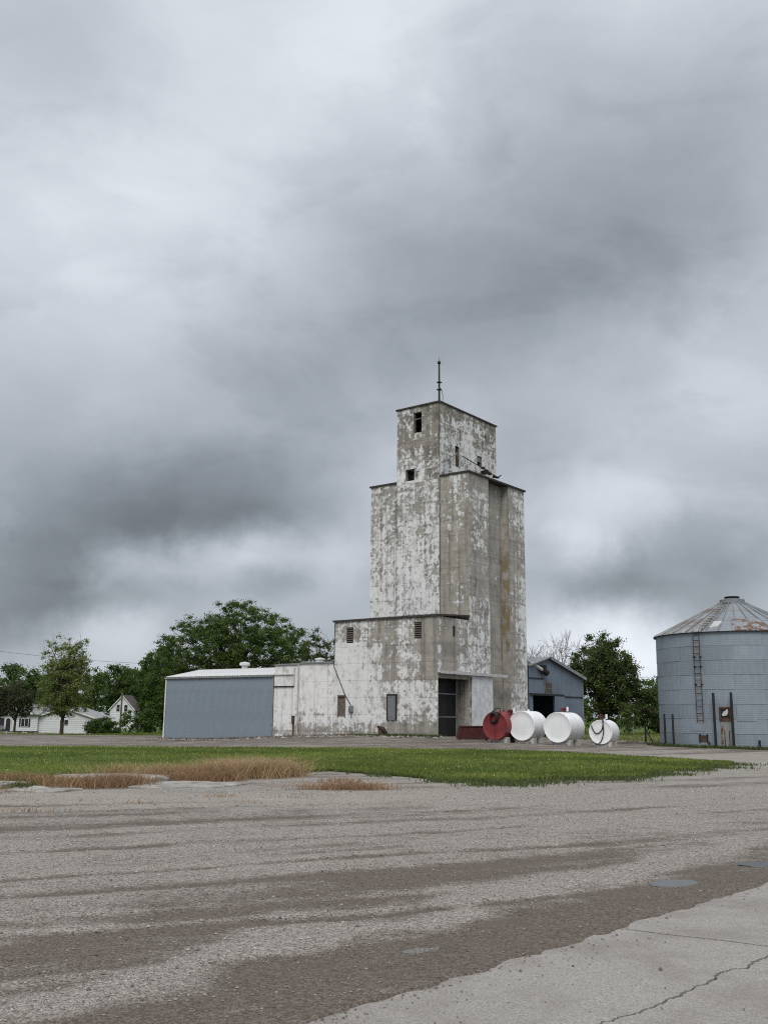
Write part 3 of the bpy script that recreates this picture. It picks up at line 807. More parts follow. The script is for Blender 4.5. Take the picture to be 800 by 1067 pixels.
def wall(name, mat, parent, o, ex, w, z0, z1, n, holes=(), depth=.3, paint=lambda x, z: .5, cell=.45, top=None):
    """a concrete wall sheet with real openings: o start (x,y), ex unit direction, n outward normal;
       holes (x0,x1,z0,z1) along the wall"""
    xs = set(np.round(np.linspace(0, w, max(2, int(w / cell) + 1)), 4)); zs = set(np.round(np.linspace(z0, z1, max(2, int((z1 - z0) / cell) + 1)), 4))
    for h in holes:
        xs |= {round(h[0], 4), round(h[1], 4)}; zs |= {round(h[2], 4), round(h[3], 4)}
    xs = sorted(xs); zs = sorted(zs)
    V = []; P = []; F = []
    idx = {}
    for i, x in enumerate(xs):
        for j, z in enumerate(zs):
            zz = z
            if top is not None:      # sloping top edge
                zz = z0 + (z - z0) * (top(x) - z0) / (z1 - z0)
            idx[i, j] = len(V)
            V.append((o[0] + ex[0] * x, o[1] + ex[1] * x, zz)); P.append(paint(x, zz))
    def inhole(xc, zc):
        return any(h[0] < xc < h[1] and h[2] < zc < h[3] for h in holes)
    for i in range(len(xs) - 1):
        for j in range(len(zs) - 1):
            if not inhole((xs[i] + xs[i + 1]) / 2, (zs[j] + zs[j + 1]) / 2):
                F.append((idx[i, j], idx[i + 1, j], idx[i + 1, j + 1], idx[i, j + 1]))
    for (x0, x1, h0, h1) in holes:
        c = [(x0, h0), (x1, h0), (x1, h1), (x0, h1)]
        for k in range(4):
            (xa, za), (xb, zb) = c[k], c[(k + 1) % 4]
            i0 = len(V)
            for (x, z, d) in ((xa, za, 0), (xb, zb, 0), (xb, zb, depth), (xa, za, depth)):
                V.append((o[0] + ex[0] * x - n[0] * d, o[1] + ex[1] * x - n[1] * d, z)); P.append(.3)
            F.append((i0, i0 + 1, i0 + 2, i0 + 3))
    me = bpy.data.meshes.new(name); me.from_pydata(V, [], F); me.materials.append(mat)
    at = me.attributes.new('paint', 'FLOAT', 'POINT'); at.data.foreach_set('value', np.array(P, dtype=np.float32))
    return link(name, me, parent)

el = thing('grain_elevator', 'tall square concrete grain elevator with peeling white paint and headhouse', 'grain elevator', (BX, BY, 0), BROT)
AX0, AX1 = 4.0, 12.25          # bins, along the right side
TOP, HTOP = 19.6, 25.55
G = .15                        # floor level
NX, NY = (-1, 0), (0, -1)
lerp = lambda a, b, t: a + (b - a) * max(0, min(1, t))

# left face of the bins above the annex (x = 4)
def pz_left(x, z): return lerp(.70, .56, (z - 8) / 11.5)
def pz_shaft(x, z): return lerp(.74, .60, (z - 9) / 9)
def pz_bare(x, z): return lerp(.31, .38, (z - 9) / 9) + .14 * math.exp(-((x - 1.55) / .4) ** 2)
wall('wall', M['wall_bin'], el, (AX0, 9.25), (0, -1), 2.6, G, TOP, NX, paint=pz_left)
wall('wall', M['wall_bin'], el, (AX0 - .05, 6.65), (0, -1), 4.08, G, 19.45, NX, holes=[], paint=pz_shaft)
wall('wall', M['wall_strip'], el, (AX0, 2.57), (0, -1), 2.57, G, TOP, NX, paint=pz_bare)
for yy_ in (6.65, 2.57):
    MB().box(AX0 - .05, yy_ - .012, G, AX0 + .05, yy_ + .012, 19.45).build('shaft_edge', M['timber'], el)
# right face: panel, deep groove, panel
def pz_A(x, z): return lerp(.66, .42, (z - 6) / 6) + (.18 if 14 < z < 18.6 and .5 < x < 2.6 else 0) - (.3 if z > 18.6 else 0)
def pz_B(x, z): return .28
def pz_C(x, z): return lerp(.40, .64, x / 2.4) + .06 * math.sin(z * .8)
wall('wall', M['wall_bin'], el, (AX0, 0), (1, 0), 2.85, G, TOP, NY, paint=pz_A)
wall('groove_wall', M['wall_bin'], el, (6.85, .68), (1, 0), 2.91, G, TOP, NY, paint=pz_B)
wall('groove_return', M['wall_lichen'], el, (9.76, .68), (0, -1), .68, G, TOP, NX, paint=lambda x, z: .12)
wall('groove_return', M['wall_strip'], el, (6.85, 0), (0, 1), .68, G, TOP, (1, 0), paint=pz_B)
wall('wall', M['wall_bin'], el, (9.76, 0), (1, 0), 2.49, G, TOP, NY, paint=pz_C)
wall('wall', M['wall_bin'], el, (AX1, 0), (0, 1), 9.25, G, TOP, (1, 0), paint=pz_C, cell=1)
wall('wall', M['wall_bin'], el, (AX1, 9.25), (-1, 0), 8.25, G, TOP, (0, 1), paint=pz_C, cell=1)
# roof slab of the bins with its dark rim
MB().box(AX0 - .09, -.12, TOP, AX1 + .14, 2.55, TOP + .13).box(AX0 - .09, 6.67, TOP, AX1 + .14, 9.39, TOP + .13).box(AX0 + .3, 2.55, TOP + .01, AX1 + .14, 6.67, TOP + .12).build('roof', M['tar'], el)

# headhouse
hz0, hz1 = 19.45, HTOP
def ph_left(x, z): return .54 + (.08 if z < 22 else -.02) - (.20 if x > 2.6 else 0) * (1 if z > 21 else .4)
wall('headhouse_wall', M['wall_head'], el, (AX0 - .05, 6.65), (0, -1), 4.08, hz0, hz1, NX,
     holes=[(1.59, 2.39, 23.45, 25.12), (.87, 1.71, 19.65, 20.58)], depth=.35, paint=ph_left)
def ph_right(x, z):
    p = .53
    if z < 23.2: p += .16
    p += .20 * math.exp(-((x - 3.4) / 1.1) ** 2) * (1 if z > 22.5 else 0)
    return p - (.16 if z > 24.9 else 0)
wall('headhouse_wall', M['wall_head'], el, (AX0 - .05, 2.57), (1, 0), 8.3, hz0, hz1, NY,
     holes=[(2.15, 2.75, 21.75, 22.55), (5.35, 6.05, 21.6, 22.45)], depth=.35, paint=ph_right)
wall('headhouse_wall', M['wall_head'], el, (AX1, 2.57), (0, 1), 4.08, hz0, hz1, (1, 0), paint=ph_right, cell=1)
wall('headhouse_wall', M['wall_head'], el, (AX1, 6.65), (-1, 0), 8.3, hz0, hz1, (0, 1), paint=ph_right, cell=1)
MB().box(AX0 - .15, 2.47, HTOP, AX1 + .1, 6.75, HTOP + .12).build('headhouse_roof', M['tar'], el)
# window remains
wf = MB()
wf.box(4.02, 4.26, 24.55, 4.10, 5.06, 24.63).box(4.03, 4.98, 23.45, 4.10, 5.06, 25.12)
wf.build('window_frame', M['timber'], el)
MB().box(6.15, 2.6, 20.9, 6.72, 2.545, 21.75).build('rusty_patch', M['rusty'], el)
MB().box(6.62, 2.50, 20.85, 6.74, 2.545, 21.9).build('window_frame', M['pale_steel'], el)
MB().box(9.33, 2.66, 21.98, 10.0, 2.70, 22.45).build('window_pane', M['grey_steel'], el)
# spout and conveyor on the headhouse side
MB().tube([(4.1, 2.40, 20.75), (5.0, 2.38, 21.2), (6.15, 2.45, 21.9)], .055, 8).build('spout_pipe', M['grey_steel'], el, 40)
bm_ = MB(); bm_.tube([(6.85, 2.35, 21.8), (11.5, 1.95, 20.95)], .038, 6)
bm_.build('boom', M['iron'], el, 40)
for i, (x, z, r_) in enumerate([(9.4, 21.32, .10), (9.9, 21.2, .13), (10.4, 21.05, .11), (11.1, 20.95, .11), (11.6, 20.98, .09)]):
    MB().tube([(x, 1.95, z - .03), (x, 2.2, z + .03)], r_, 8).build('pulley', M['iron'], el)
MB().box(9.6, 2.0, 20.95, 10.1, 2.4, 21.2).build('gearbox', M['iron'], el)
MB().tube([(11.5, 2.0, 20.95), (11.9, 1.9, 21.2)], .05, 6).build('boom_tip', M['iron'], el)
# mast on the headhouse corner
mast = MB(); mast.tube([(4.12, 2.7, 25.4), (4.12, 2.7, 28.75)], [.085, .065], 8)
ms_ = mast.build('mast', M['iron'], el, 40)
MB().lathe([(.03, 28.7), (.13, 28.78), (.14, 28.9), (.09, 28.98), (.015, 29.0), (.012, 29.3)], 10, 4.12, 2.7).build('finial', M['iron'], ms_, 40)
MB().tube([(4.12, 2.7, 26.8), (4.45, 2.7, 26.75), (4.62, 2.7, 26.3), (4.6, 2.7, 25.6)], .022, 5).build('mast_cable', M['iron'], ms_)
for z_ in (26.6, 27.2): MB().box(3.98, 2.55, z_, 4.28, 2.85, z_ + .07).build('bracket', M['iron'], ms_)
# corner lightning cable down the headhouse
MB().tube([(3.93, 2.55, 25.6), (3.93, 2.55, 12.0)], .025, 5).build('lightning_cable', M['iron'], el)

# annex (drive shed) in front of the bins
AT0, AT1 = 8.5, 8.75
def pa_front(x, z):          # x from the left end (y = 9.4) to the corner (y = 0)
    y = 9.4 - x
    p = .80
    if y < 4.9: p = .45 if z > 4.2 else .62
    if 4.9 <= y < 6.5: p = .76 if z < 6.6 else .5
    if y > 6.5 and z > 6.9: p = .55
    if z < 1.3: p -= .28
    if y < 1.4 and z > 4.2: p = .31
    if 2.4 < y < 3.4 and z > 4.5: p = .62
    return p
wall('annex_wall', M['wall_annex'], el, (0, 9.4), (0, -1), 9.4, -.4, AT0, NX,
     holes=[(1.17, 1.84, 6.9, 8.06), (7.39, 8.02, 7.0, 8.15), (.51, 1.14, 1.57, 3.02)], depth=.28, paint=pa_front, cell=.35)
def pa_right(x, z):
    if z < 4.4: return .25
    return .60 if x > 2.3 else (.58 if x < .45 else .30)
wall('annex_wall', M['wall_annex'], el, (0, 0), (1, 0), 4.0, -.1, AT0, NY, holes=[(.08, 3.86, -.05, 4.24)], depth=.35, paint=pa_right, cell=.35,
     top=None)
wall('annex_wall', M['wall_annex'], el, (AX0, 9.4), (-1, 0), 4.0, -.5, AT0, (0, 1), paint=lambda x, z: .6, cell=1)
MB().hexa([(-.12, -.12), (AX0 - .06, -.12), (AX0 - .06, 9.5), (-.12, 9.5)], [AT0 - .01, AT1, AT1, AT0 - .01], [AT0 + .13, AT1 + .13, AT1 + .13, AT0 + .13]).build('annex_roof', M['tar'], el)
MB().box(.3, .4, -.3, 12.0, 9.0, .2).build('annex_floor', M['concrete'], el)
# louvred vents
for (y0, y1, z0, z1) in ((7.56, 8.23, 6.9, 8.06), (1.38, 2.01, 7.0, 8.15)):
    v = MB().box(.20, y0, z0, .24, y1, z1).build('vent', M['iron'], el)
    for k in range(7):
        zc = z0 + .08 + (z1 - z0 - .12) * k / 6.5
        MB().hexa([(.02, y0 + .03), (.13, y0 + .03), (.13, y1 - .03), (.02, y1 - .03)], [zc, zc + .09, zc + .09, zc], [zc + .025, zc + .115, zc + .115, zc + .025]).build('slat', M['louver'], v)
# boarded window, small control box, steel shutter
MB().box(.10, 8.26, 1.57, .14, 8.89, 3.02).build('window_board', M['brown_board'], el)
MB().box(-.03, 8.20, 1.50, .02, 8.28, 3.10).box(-.03, 8.87, 1.50, .02, 8.95, 3.10).box(-.04, 8.2, 3.02, .02, 8.95, 3.12).build('window_frame', M['timber'], el)
MB().box(-.14, 7.45, 1.9, -.005, 7.80, 2.35).box(-.10, 7.58, 1.5, -.01, 7.63, 1.9).build('control_box', M['grey_steel'], el)
sh = MB().box(-.10, 3.52, 1.38, -.01, 4.26, 3.10).build('shutter', M['grey_steel'], el)
MB().box(-.13, 3.45, 3.08, -.012, 4.33, 3.17).box(-.13, 4.24, 1.35, -.012, 4.32, 3.08).box(-.13, 3.46, 1.35, -.012, 3.54, 3.08).build('shutter_frame', M['iron'], sh)
# conduits
MB().tube([(-.05, 9.33, 8.4), (-.05, 9.33, 5.2), (-.05, 8.95, 4.5), (-.05, 8.2, 3.1), (-.05, 7.65, 2.4)], .028, 5).build('conduit', M['iron'], el)
# rust stain below roof edge: hooks / outlet on the right wall
MB().box(1.88, -.05, 7.25, 2.08, .02, 7.95).build('wall_outlet', M['iron'], el)
# sliding door track, sliding door pushed open, frame bars in the opening
MB().box(-.15, -.34, 4.62, 8.7, -.06, 4.74).box(-.15, -.38, 4.55, 8.7, -.34, 4.76).build('door_track', M['pale_steel'], el)
sd = MB()
for k in range(5):
    x0 = 4.05 + k * .56
    sd.box(x0, -.19, .45, x0 + .545, -.12, 4.55)
sd.build('sliding_door', M['white_door'], el)
MB().box(.0, -.045, 4.26, 3.95, -.005, 4.5).build('door_lintel', M['wall_annex'], el)
fr_ = MB().box(3.05, .5, .2, 3.13, .58, 4.24).box(.1, .5, 3.18, 3.13, .56, 3.24).box(.1, .5, 1.60, 3.13, .56, 1.66)
fr_.build('gate_frame', M['grey_steel'], el)
MB().box(.1, 1.0, .2, 3.93, 1.1, 8.3).build('doorway_shade_sheet', M['black'], el)  # added black sheet behind the gate, stands in for the doorway's inner shade
# spout on the far side, pointing down to the shed
MB().tube([(12.1, .45, 6.35), (14.35, -.25, 5.35)], .14, 8).build('side_spout', M['pale_steel'], el, 40)
MB().tube([(14.3, -.25, 5.37), (14.75, -.4, 5.12)], [.24, .27], 8).box(14.2, -.5, 5.2, 14.5, -.1, 5.75).build('spout_head', M['iron'], el)

# ------------------------------------------------------------------ low whitewashed building on the left of the annex
lb = thing('storage_building', 'low whitewashed concrete building between annex and blue shed', 'building', (BX, BY, 0), BROT)
def pl(x, z):
    p = .93 - (.30 if z < 1.1 else 0)
    if z < 2.4: p -= .13
    return p
wall('wall', M['wall_low'], lb, (.06, 12.75), (0, -1), 3.34, -.7, 5.5, NX, paint=pl)
wall('wall', M['wall_low'], lb, (-.02, 15.45), (0, -1), 2.7, -.8, 5.42, NX, paint=lambda x, z: pl(x, z) + .03)
wall('wall', M['wall_low'], lb, (-.02, 12.75), (1, 0), .08, -.8, 5.42, NY, paint=pl)
wall('wall', M['wall_low'], lb, (.0, 15.45), (1, 0), 7.5, -.8, 5.42, (0, 1), paint=pl, cell=1)
wall('wall', M['wall_low'], lb, (7.5, 15.45), (0, -1), 6.0, -.8, 5.42, (1, 0), paint=pl, cell=1)
MB().hexa([(-.06, 9.42), (7.6, 9.42), (7.6, 12.72), (-.06, 12.72)], 5.5, 5.6).build('roof', M['grey_trim'], lb)
MB().hexa([(-.12, 12.74), (7.6, 12.74), (7.6, 15.52), (-.12, 15.52)], [5.42] * 4, [5.56, 5.56, 5.50, 5.50]).build('roof', M['grey_trim'], lb)
MB().lathe([(.36, 5.5), (.36, 5.98), (.42, 5.98), (.42, 6.08), (.1, 6.16)], 16, 3.4, 16.0 - 2.2).build('roof_vent', M['white_trim'], lb, 40)
MB().tube([(-.10, 12.86, 5.4), (-.10, 12.86, -.3)], .06, 6).build('downspout', M['pale_steel'], lb, 40)
for z_, y0, y1 in ((3.80, 13.3, 15.42), (4.70, 13.3, 15.42)):
    MB().box(-.12, y0, z_ - .035, -.015, y1, z_ + .035).build('rail', M['iron'] if z_ < 4 else M['pale_steel'], lb)
MB().box(-.10, 13.28, 3.78, -.018, 13.36, 5.2).build('rail_post', M['pale_steel'], lb)
MB().box(-.16, 13.2, 1.0, -.02, 13.4, 1.6).box(-.1, 13.24, -.3, -.02, 13.34, 1.0).build('meter_box', M['rusty'], lb)

# ------------------------------------------------------------------ blue steel shed at the left
bs = thing('steel_shed', 'blue grey ribbed steel shed with white low gable roof', 'shed', (BX, BY, 0), BROT)
SY0, SY1, SDEP, SRIDGE = 15.52, 28.35, 7.42, 5.44
SEAVE = 4.70
NP = 14; pw = (SY1 - SY0) / NP
def rib_panel(w, h, ribs, t=.035):
    mb = MB(); prof = []
    step = w / ribs
    for k in range(ribs):
        x = k * step
        prof += [(x, 0), (x + step * .62, 0), (x + step * .70, t), (x + step * .92, t)]
    prof.append((w, 0))
    for k in range(len(prof) - 1):
        (xa, ya), (xb, yb) = prof[k], prof[k + 1]
        mb.quad((-ya, xa, 0), (-yb, xb, 0), (-yb, xb, h), (-ya, xa, h))
    return mb
pmesh = rib_panel(pw - .004, SEAVE + .85, 4, .028).mesh('wall_panel', M['blue_wall'])
for k in range(NP):
    o = link('wall_panel', pmesh, bs); o.location = (0.02, SY0 + k * pw, -.85)
# far long side and the two gable ends
back = rib_panel(SY1 - SY0, SEAVE + .85, 40); o = back.build('back_wall', M['blue_wall'], bs); o.location = (SDEP, SY0, -.85)
for yy_ in (SY0 + .02, SY1 - .01):
    MB().quad((.03, yy_, -.85), (SDEP, yy_, -.85), (SDEP, yy_, SEAVE), (SDEP / 2, yy_, SRIDGE - .04), (.03, yy_, SEAVE)).build('gable_wall', M['blue_wall'], bs)
slope_len = math.hypot(SDEP / 2 + .15, SRIDGE - SEAVE + .03)
rmesh = rib_panel(pw - .006, slope_len, 3, .03).mesh('roof_panel', M['shed_roof'])
ang = math.atan2(SRIDGE - SEAVE + .03, SDEP / 2 + .15)
for k in range(NP):
    o = link('roof_panel', rmesh, bs); o.location = (-.15, SY0 + k * pw - .02, SEAVE - .03 + .035 + .004 * (k % 2)); o.rotation_euler = (0, math.pi / 2 - ang, 0)
    o2 = link('roof_panel', rmesh, bs); o2.location = (SDEP + .15, SY0 + (k + 1) * pw - .02, SEAVE - .03 + .035); o2.rotation_euler = (0, math.pi / 2 - ang, math.pi)
MB().box(-.17, SY0, SEAVE - .13, -.03, SY1 + .05, SEAVE - .01).build('eave_trim', M['grey_trim'], bs)
MB().box(-.06, SY1 - .10, -.85, -.025, SY1 + .03, SEAVE - .12).build('corner_trim', M['white_trim'], bs)
MB().box(-.06, SY0 - .0, -.85, -.03, SY0 + .08, SEAVE - .12).build('corner_trim', M['grey_trim'], bs)
MB().lathe([(.26, 5.3), (.26, 5.72), (.44, 5.74), (.44, 5.92), (.40, 6.0), (.1, 6.06)], 16, 3.7, 22.65).build('roof_vent', M['white_trim'], bs, 40)
MB().hexa([(SDEP / 2 - .16, SY0), (SDEP / 2 + .16, SY0), (SDEP / 2 + .16, SY1 + .04), (SDEP / 2 - .16, SY1 + .04)], SRIDGE + .02, SRIDGE + .06).build('ridge_cap', M['shed_roof'], bs)
MB().box(-.10, SY0, -.95, .0, SY1, -.42).build('footing', M['concrete'], bs)

# ------------------------------------------------------------------ grey-blue gabled shed behind the tower
rs = thing('gabled_shed', 'dark blue grey gabled steel shed behind the tower with open doorway', 'shed', (BX, BY, 0), BROT)
RA0, RA1, RR, REAVE, RRZ = 12.45, 21.6, 15.7, 5.0, 6.42
def roofz(a):
    return RRZ - (a - RR) * (RRZ - REAVE) / (RA1 - RR) if a > RR else RRZ - (RR - a) * (RRZ - REAVE) / (RA1 - RR)
def panel_gable(a0, a1, zlow, y=.0):
    mb = MB(); nr = max(1, int((a1 - a0) / .3)); st_ = (a1 - a0) / nr
    for k in range(nr):
        x = a0 + k * st_
        pr = [(x, 0), (x + st_ * .7, 0), (x + st_ * .78, -.03), (x + st_ * .95, -.03), (x + st_, 0)]
        for (xa, ya), (xb, yb) in zip(pr[:-1], pr[1:]):
            mb.quad((xa, y + ya, zlow), (xb, y + yb, zlow), (xb, y + yb, roofz(xb) - .03), (xa, y + ya, roofz(xa) - .03))
    return mb
cuts = [RA0, 13.05, 14.0, 15.0, RR, 16.4, 17.3, 18.2, 19.1, 20.0, 20.8, RA1]
for a0, a1 in zip(cuts[:-1], cuts[1:]):
    zl = 3.42 if 13.0 < (a0 + a1) / 2 < 16.4 else -.1
    panel_gable(a0 + .004, a1 - .004, zl).build('wall_panel', M['blue_wall_dark'], rs)
for (a0, y0, a1, y1) in ((RA1, 0, RA1, 14), (RA0, .05, RA0, 14)):
    MB().quad((a0, y0, -.1), (a1, y1, -.1), (a1, y1, roofz(a0) - .05), (a0, y0, roofz(a0) - .05)).build('side_wall', M['blue_wall_dark'], rs)
MB().quad((RA0, 14, -.1), (RA1, 14, -.1), (RA1, 14, REAVE), (RR, 14, RRZ - .05), (RA0, 14, roofz(RA0) - .05)).build('back_wall', M['blue_wall_dark'], rs)
e = .28
MB().hexa([(RR, -e), (RA1 + e, -e), (RA1 + e, 14.2), (RR, 14.2)], [RRZ, roofz(RA1 + e), roofz(RA1 + e), RRZ], [RRZ + .09, roofz(RA1 + e) + .09, roofz(RA1 + e) + .09, RRZ + .09]).build('roof', M['grey_trim'], rs)
MB().hexa([(RA0, -e), (RR - .005, -e), (RR - .005, 14.2), (RA0, 14.2)], [roofz(RA0), RRZ, RRZ, roofz(RA0)], [roofz(RA0) + .09, RRZ + .09, RRZ + .09, roofz(RA0) + .09]).build('roof', M['grey_trim'], rs)
MB().hexa([(RR, -e - .04), (RA1 + e, -e - .04), (RA1 + e, -e), (RR, -e)], [RRZ - .16, roofz(RA1 + e) - .16, roofz(RA1 + e) - .16, RRZ - .16], [RRZ + .1, roofz(RA1 + e) + .1, roofz(RA1 + e) + .1, RRZ + .1]).build('fascia', M['grey_trim'], rs)
MB().box(12.5, -.14, 3.36, 18.1, -.05, 3.52).build('door_track', M['iron'], rs)
MB().box(18.1, -.06, 3.30, RA1, -.035, 3.40).build('girt', M['iron'], rs)
MB().box(RA0, -.06, 4.66, 14.8, -.035, 4.74).build('girt', M['iron'], rs)
dd = panel_gable(16.42, 18.05, -.1, -.09)
sdm = MB(); 
for k in range(6):
    x = 16.42 + k * .28
    sdm.box(x, -.13, .0, x + .268, -.10, 3.36)
sdm.build('sliding_door', M['blue_wall_dark'], rs)
wn = MB().box(14.97, -.06, 3.55, 16.03, -.035, 4.42).build('window', M['window_dark'], rs)
for q in ((14.93, 3.5, 15.03, 4.47), (15.98, 3.5, 16.08, 4.47), (15.03, 4.37, 15.98, 4.47), (15.03, 3.5, 15.98, 3.58), (15.46, 3.58, 15.54, 4.37), (15.03, 3.93, 15.98, 4.0)):
    MB().box(q[0], -.09, q[1], q[2], -.062, q[3]).build('window_bar', M['timber'], wn)
MB().box(RA1 - .06, -.07, -.1, RA1 + .04, -.036, REAVE - .05).build('corner_trim', M['grey_trim'], rs)

# ------------------------------------------------------------------ round steel grain bin
CX, CY, CR, CZ = 21.45, 60.0, 4.62, .06
NR, RH = 8, .82
gb = thing('grain_bin', 'round galvanised steel grain bin with conical roof at right edge', 'grain bin', (CX, CY, CZ))
def arc_sheet(r0, r1, a0, a1, z0, z1, n, lap=.0):
    mb = MB(); i0 = 0
    for k in range(n + 1):
        a = rad(a0 + (a1 - a0) * k / n); q = lap * (k / n)
        mb.v.append(((r0 + q) * math.cos(a), (r0 + q) * math.sin(a), z0)); mb.v.append(((r1 + q) * math.cos(a), (r1 + q) * math.sin(a), z1))
    for k in range(n):
        mb.f.append((2 * k, 2 * k + 2, 2 * k + 3, 2 * k + 1))
    # lower lip and the lapped end
    m = len(mb.v)
    for k in range(n + 1):
        a = rad(a0 + (a1 - a0) * k / n); q = lap * (k / n) - .03
        mb.v.append(((r0 + q) * math.cos(a), (r0 + q) * math.sin(a), z0))
    for k in range(n): mb.f.append((2 * k, 2 * k + 2, m + k + 1, m + k))
    a = rad(a1)
    i = len(mb.v)
    mb.v += [((r0 + lap) * math.cos(a), (r0 + lap) * math.sin(a), z0), ((r1 + lap) * math.cos(a), (r1 + lap) * math.sin(a), z1), ((r1 - .02) * math.cos(a), (r1 - .02) * math.sin(a), z1), ((r0 - .02) * math.cos(a), (r0 - .02) * math.sin(a), z0)]
    mb.f.append((i, i + 1, i + 2, i + 3))
    return mb
smesh = arc_sheet(CR + .012, CR - .004, 0, 40.3, 0, RH, 10, .016).mesh('wall_sheet', M['bin_wall'], 30)
for k in range(NR):
    for j in range(9):
        o = link('wall_sheet', smesh, gb); o.location = (0, 0, k * RH); o.rotation_euler = (0, 0, rad(j * 40 + (k % 2) * 20 + 8))
# conical roof of ribbed sheets
RZ0, RZ1, RR0, RR1 = NR * RH - .03, NR * RH + 2.02, CR + .14, .72
def roof_sheet(da):
    mb = MB(); a0, a1 = 0, rad(da)
    def P(r, a, z): return (r * math.cos(a), r * math.sin(a), z)
    zr = lambda f: RZ0 + (RZ1 - RZ0) * f
    for f0, f1, dz in ((0, .36, 0), (.345, .70, .014), (.685, 1, .028)):
        ra, rb = RR0 + (RR1 - RR0) * f0, RR0 + (RR1 - RR0) * f1
        mb.quad(P(ra, a0, zr(f0) + dz), P(ra, a1, zr(f0) + dz), P(rb, a1, zr(f1) + dz), P(rb, a0, zr(f1) + dz))
        mb.quad(P(ra, a0, zr(f0) + dz), P(ra, a1, zr(f0) + dz), P(ra, a1, zr(f0) - .03), P(ra, a0, zr(f0) - .03))
    w = .03
    pts = []
    for f in (0, 1):
        r = RR0 + (RR1 - RR0) * f
        d = w / r
        pts.append((P(r, a1 - d, zr(f) + .02), P(r, a1 - d * .6, zr(f) + .085), P(r, a1 + d * .6, zr(f) + .085), P(r, a1 + d, zr(f) + .02)))
    for q in range(3): mb.quad(pts[0][q], pts[0][q + 1], pts[1][q + 1], pts[1][q])
    mb.quad(*pts[0])
    return mb
NRS = 30
rms = {k: roof_sheet(360 / NRS).mesh('roof_sheet', M[k]) for k in ('bin_roof', 'bin_roof_brown', 'bin_roof_rust')}
for j in range(NRS):
    a = (j * 12) % 360; ac = (a + 6 + 180) % 360 - 180     # centre angle
    kind = 'bin_roof'
    if -176 < ac < -134: kind = 'bin_roof_brown'
    o = link('roof_sheet', rms[kind], gb); o.rotation_euler = (0, 0, rad(a))
    if kind == 'bin_roof_brown': o['label'] = 'brown weathered roof sheet'
# rusted replacement sheets low on the roof
rust_m = MB()
zr = lambda f: RZ0 + (RZ1 - RZ0) * f
for j in range(3):
    mb = MB(); a0, a1 = rad(-111 + j * 9.0), rad(-111 + j * 9.0 + 8.9)
    for f0, f1 in ((-.004, .37),):
        ra, rb = RR0 + (RR1 - RR0) * f0, RR0 + (RR1 - RR0) * f1
        P = lambda r, a, z: (r * math.cos(a), r * math.sin(a), z)
        mb.quad(P(ra, a0, zr(f0) + .055), P(ra, a1, zr(f0) + .055), P(rb, a1, zr(f1) + .055), P(rb, a0, zr(f1) + .055))
        mb.quad(P(ra, a0, zr(f0) + .055), P(ra, a1, zr(f0) + .055), P(ra, a1, zr(f0) - .02), P(ra, a0, zr(f0) - .02))
    o = mb.build('patch_sheet', M['bin_roof_rust'], gb); o['label'] = 'rust eaten roof patch'
MB().lathe([(CR + .02, NR * RH - .06), (CR + .16, NR * RH - .07), (CR + .16, NR * RH - .03), (CR + .02, NR * RH - .02)], 72).build('eave_ring', M['iron'], gb)
MB().lathe([(.95, RZ1 - .14), (.95, RZ1 - .02), (.74, RZ1 + .02), (.74, RZ1 + .22), (.66, RZ1 + .25), (.62, RZ1 + .25)], 24).build('roof_collar', M['bin_roof'], gb, 30)
MB().lathe([(.40, RZ1 + .25), (.46, RZ1 + .40), (.40, RZ1 + .43), (.05, RZ1 + .46)], 24).build('cap', M['iron'], gb, 30)
# roof ladder
al = rad(-131)
def onroof(f, lift, side=0.0):
    r = RR0 + (RR1 - RR0) * f
    x, y = r * math.cos(al), r * math.sin(al)
    return (x - side * math.sin(al), y + side * math.cos(al), zr(f) + lift)
rl = MB()
for sd_ in (-.2, .2): rl.tube([onroof(.02, .13, sd_), onroof(.97, .13, sd_)], .018, 5)
rlo = rl.build('roof_ladder', M['grey_trim'], gb)
for k in range(12):
    f = .05 + k * .08
    MB().tube([onroof(f, .14, -.28), onroof(f, .14, .28)], .03, 5).build('rung', M['grey_trim'], rlo)
hx = onroof(.16, .06, .52)
MB().hexa([onroof(.08, 0, .30)[:2], onroof(.08, 0, .78)[:2], onroof(.27, 0, .78)[:2], onroof(.27, 0, .30)[:2]], [zr(.08) - .02] * 2 + [zr(.27) - .02] * 2, [zr(.08) + .12] * 2 + [zr(.27) + .12] * 2).build('roof_hatch', M['pale_steel'], gb)
# wall ladder
def oncyl(a, r, z):
    return (r * math.cos(rad(a)), r * math.sin(rad(a)), z)
lad = MB()
for a in (-138.2, -133.6): lad.tube([oncyl(a, CR + .12, 1.45), oncyl(a, CR + .12, 6.6)], .024, 6)
lado = lad.build('ladder', M['rusty'], gb)
for k in range(14):
    z = 1.55 + k * .375
    MB().tube([oncyl(-138.2, CR + .12, z), oncyl(-133.6, CR + .12, z)], .02, 5).build('rung', M['iron'], lado)
for z in (3.55, 4.55, 5.1):
    for a in (-138.2, -133.6):
        MB().tube([oncyl(a, CR - .02, z), oncyl(a, CR + .16, z)], .05, 6).build('bracket', M['iron'], lado)
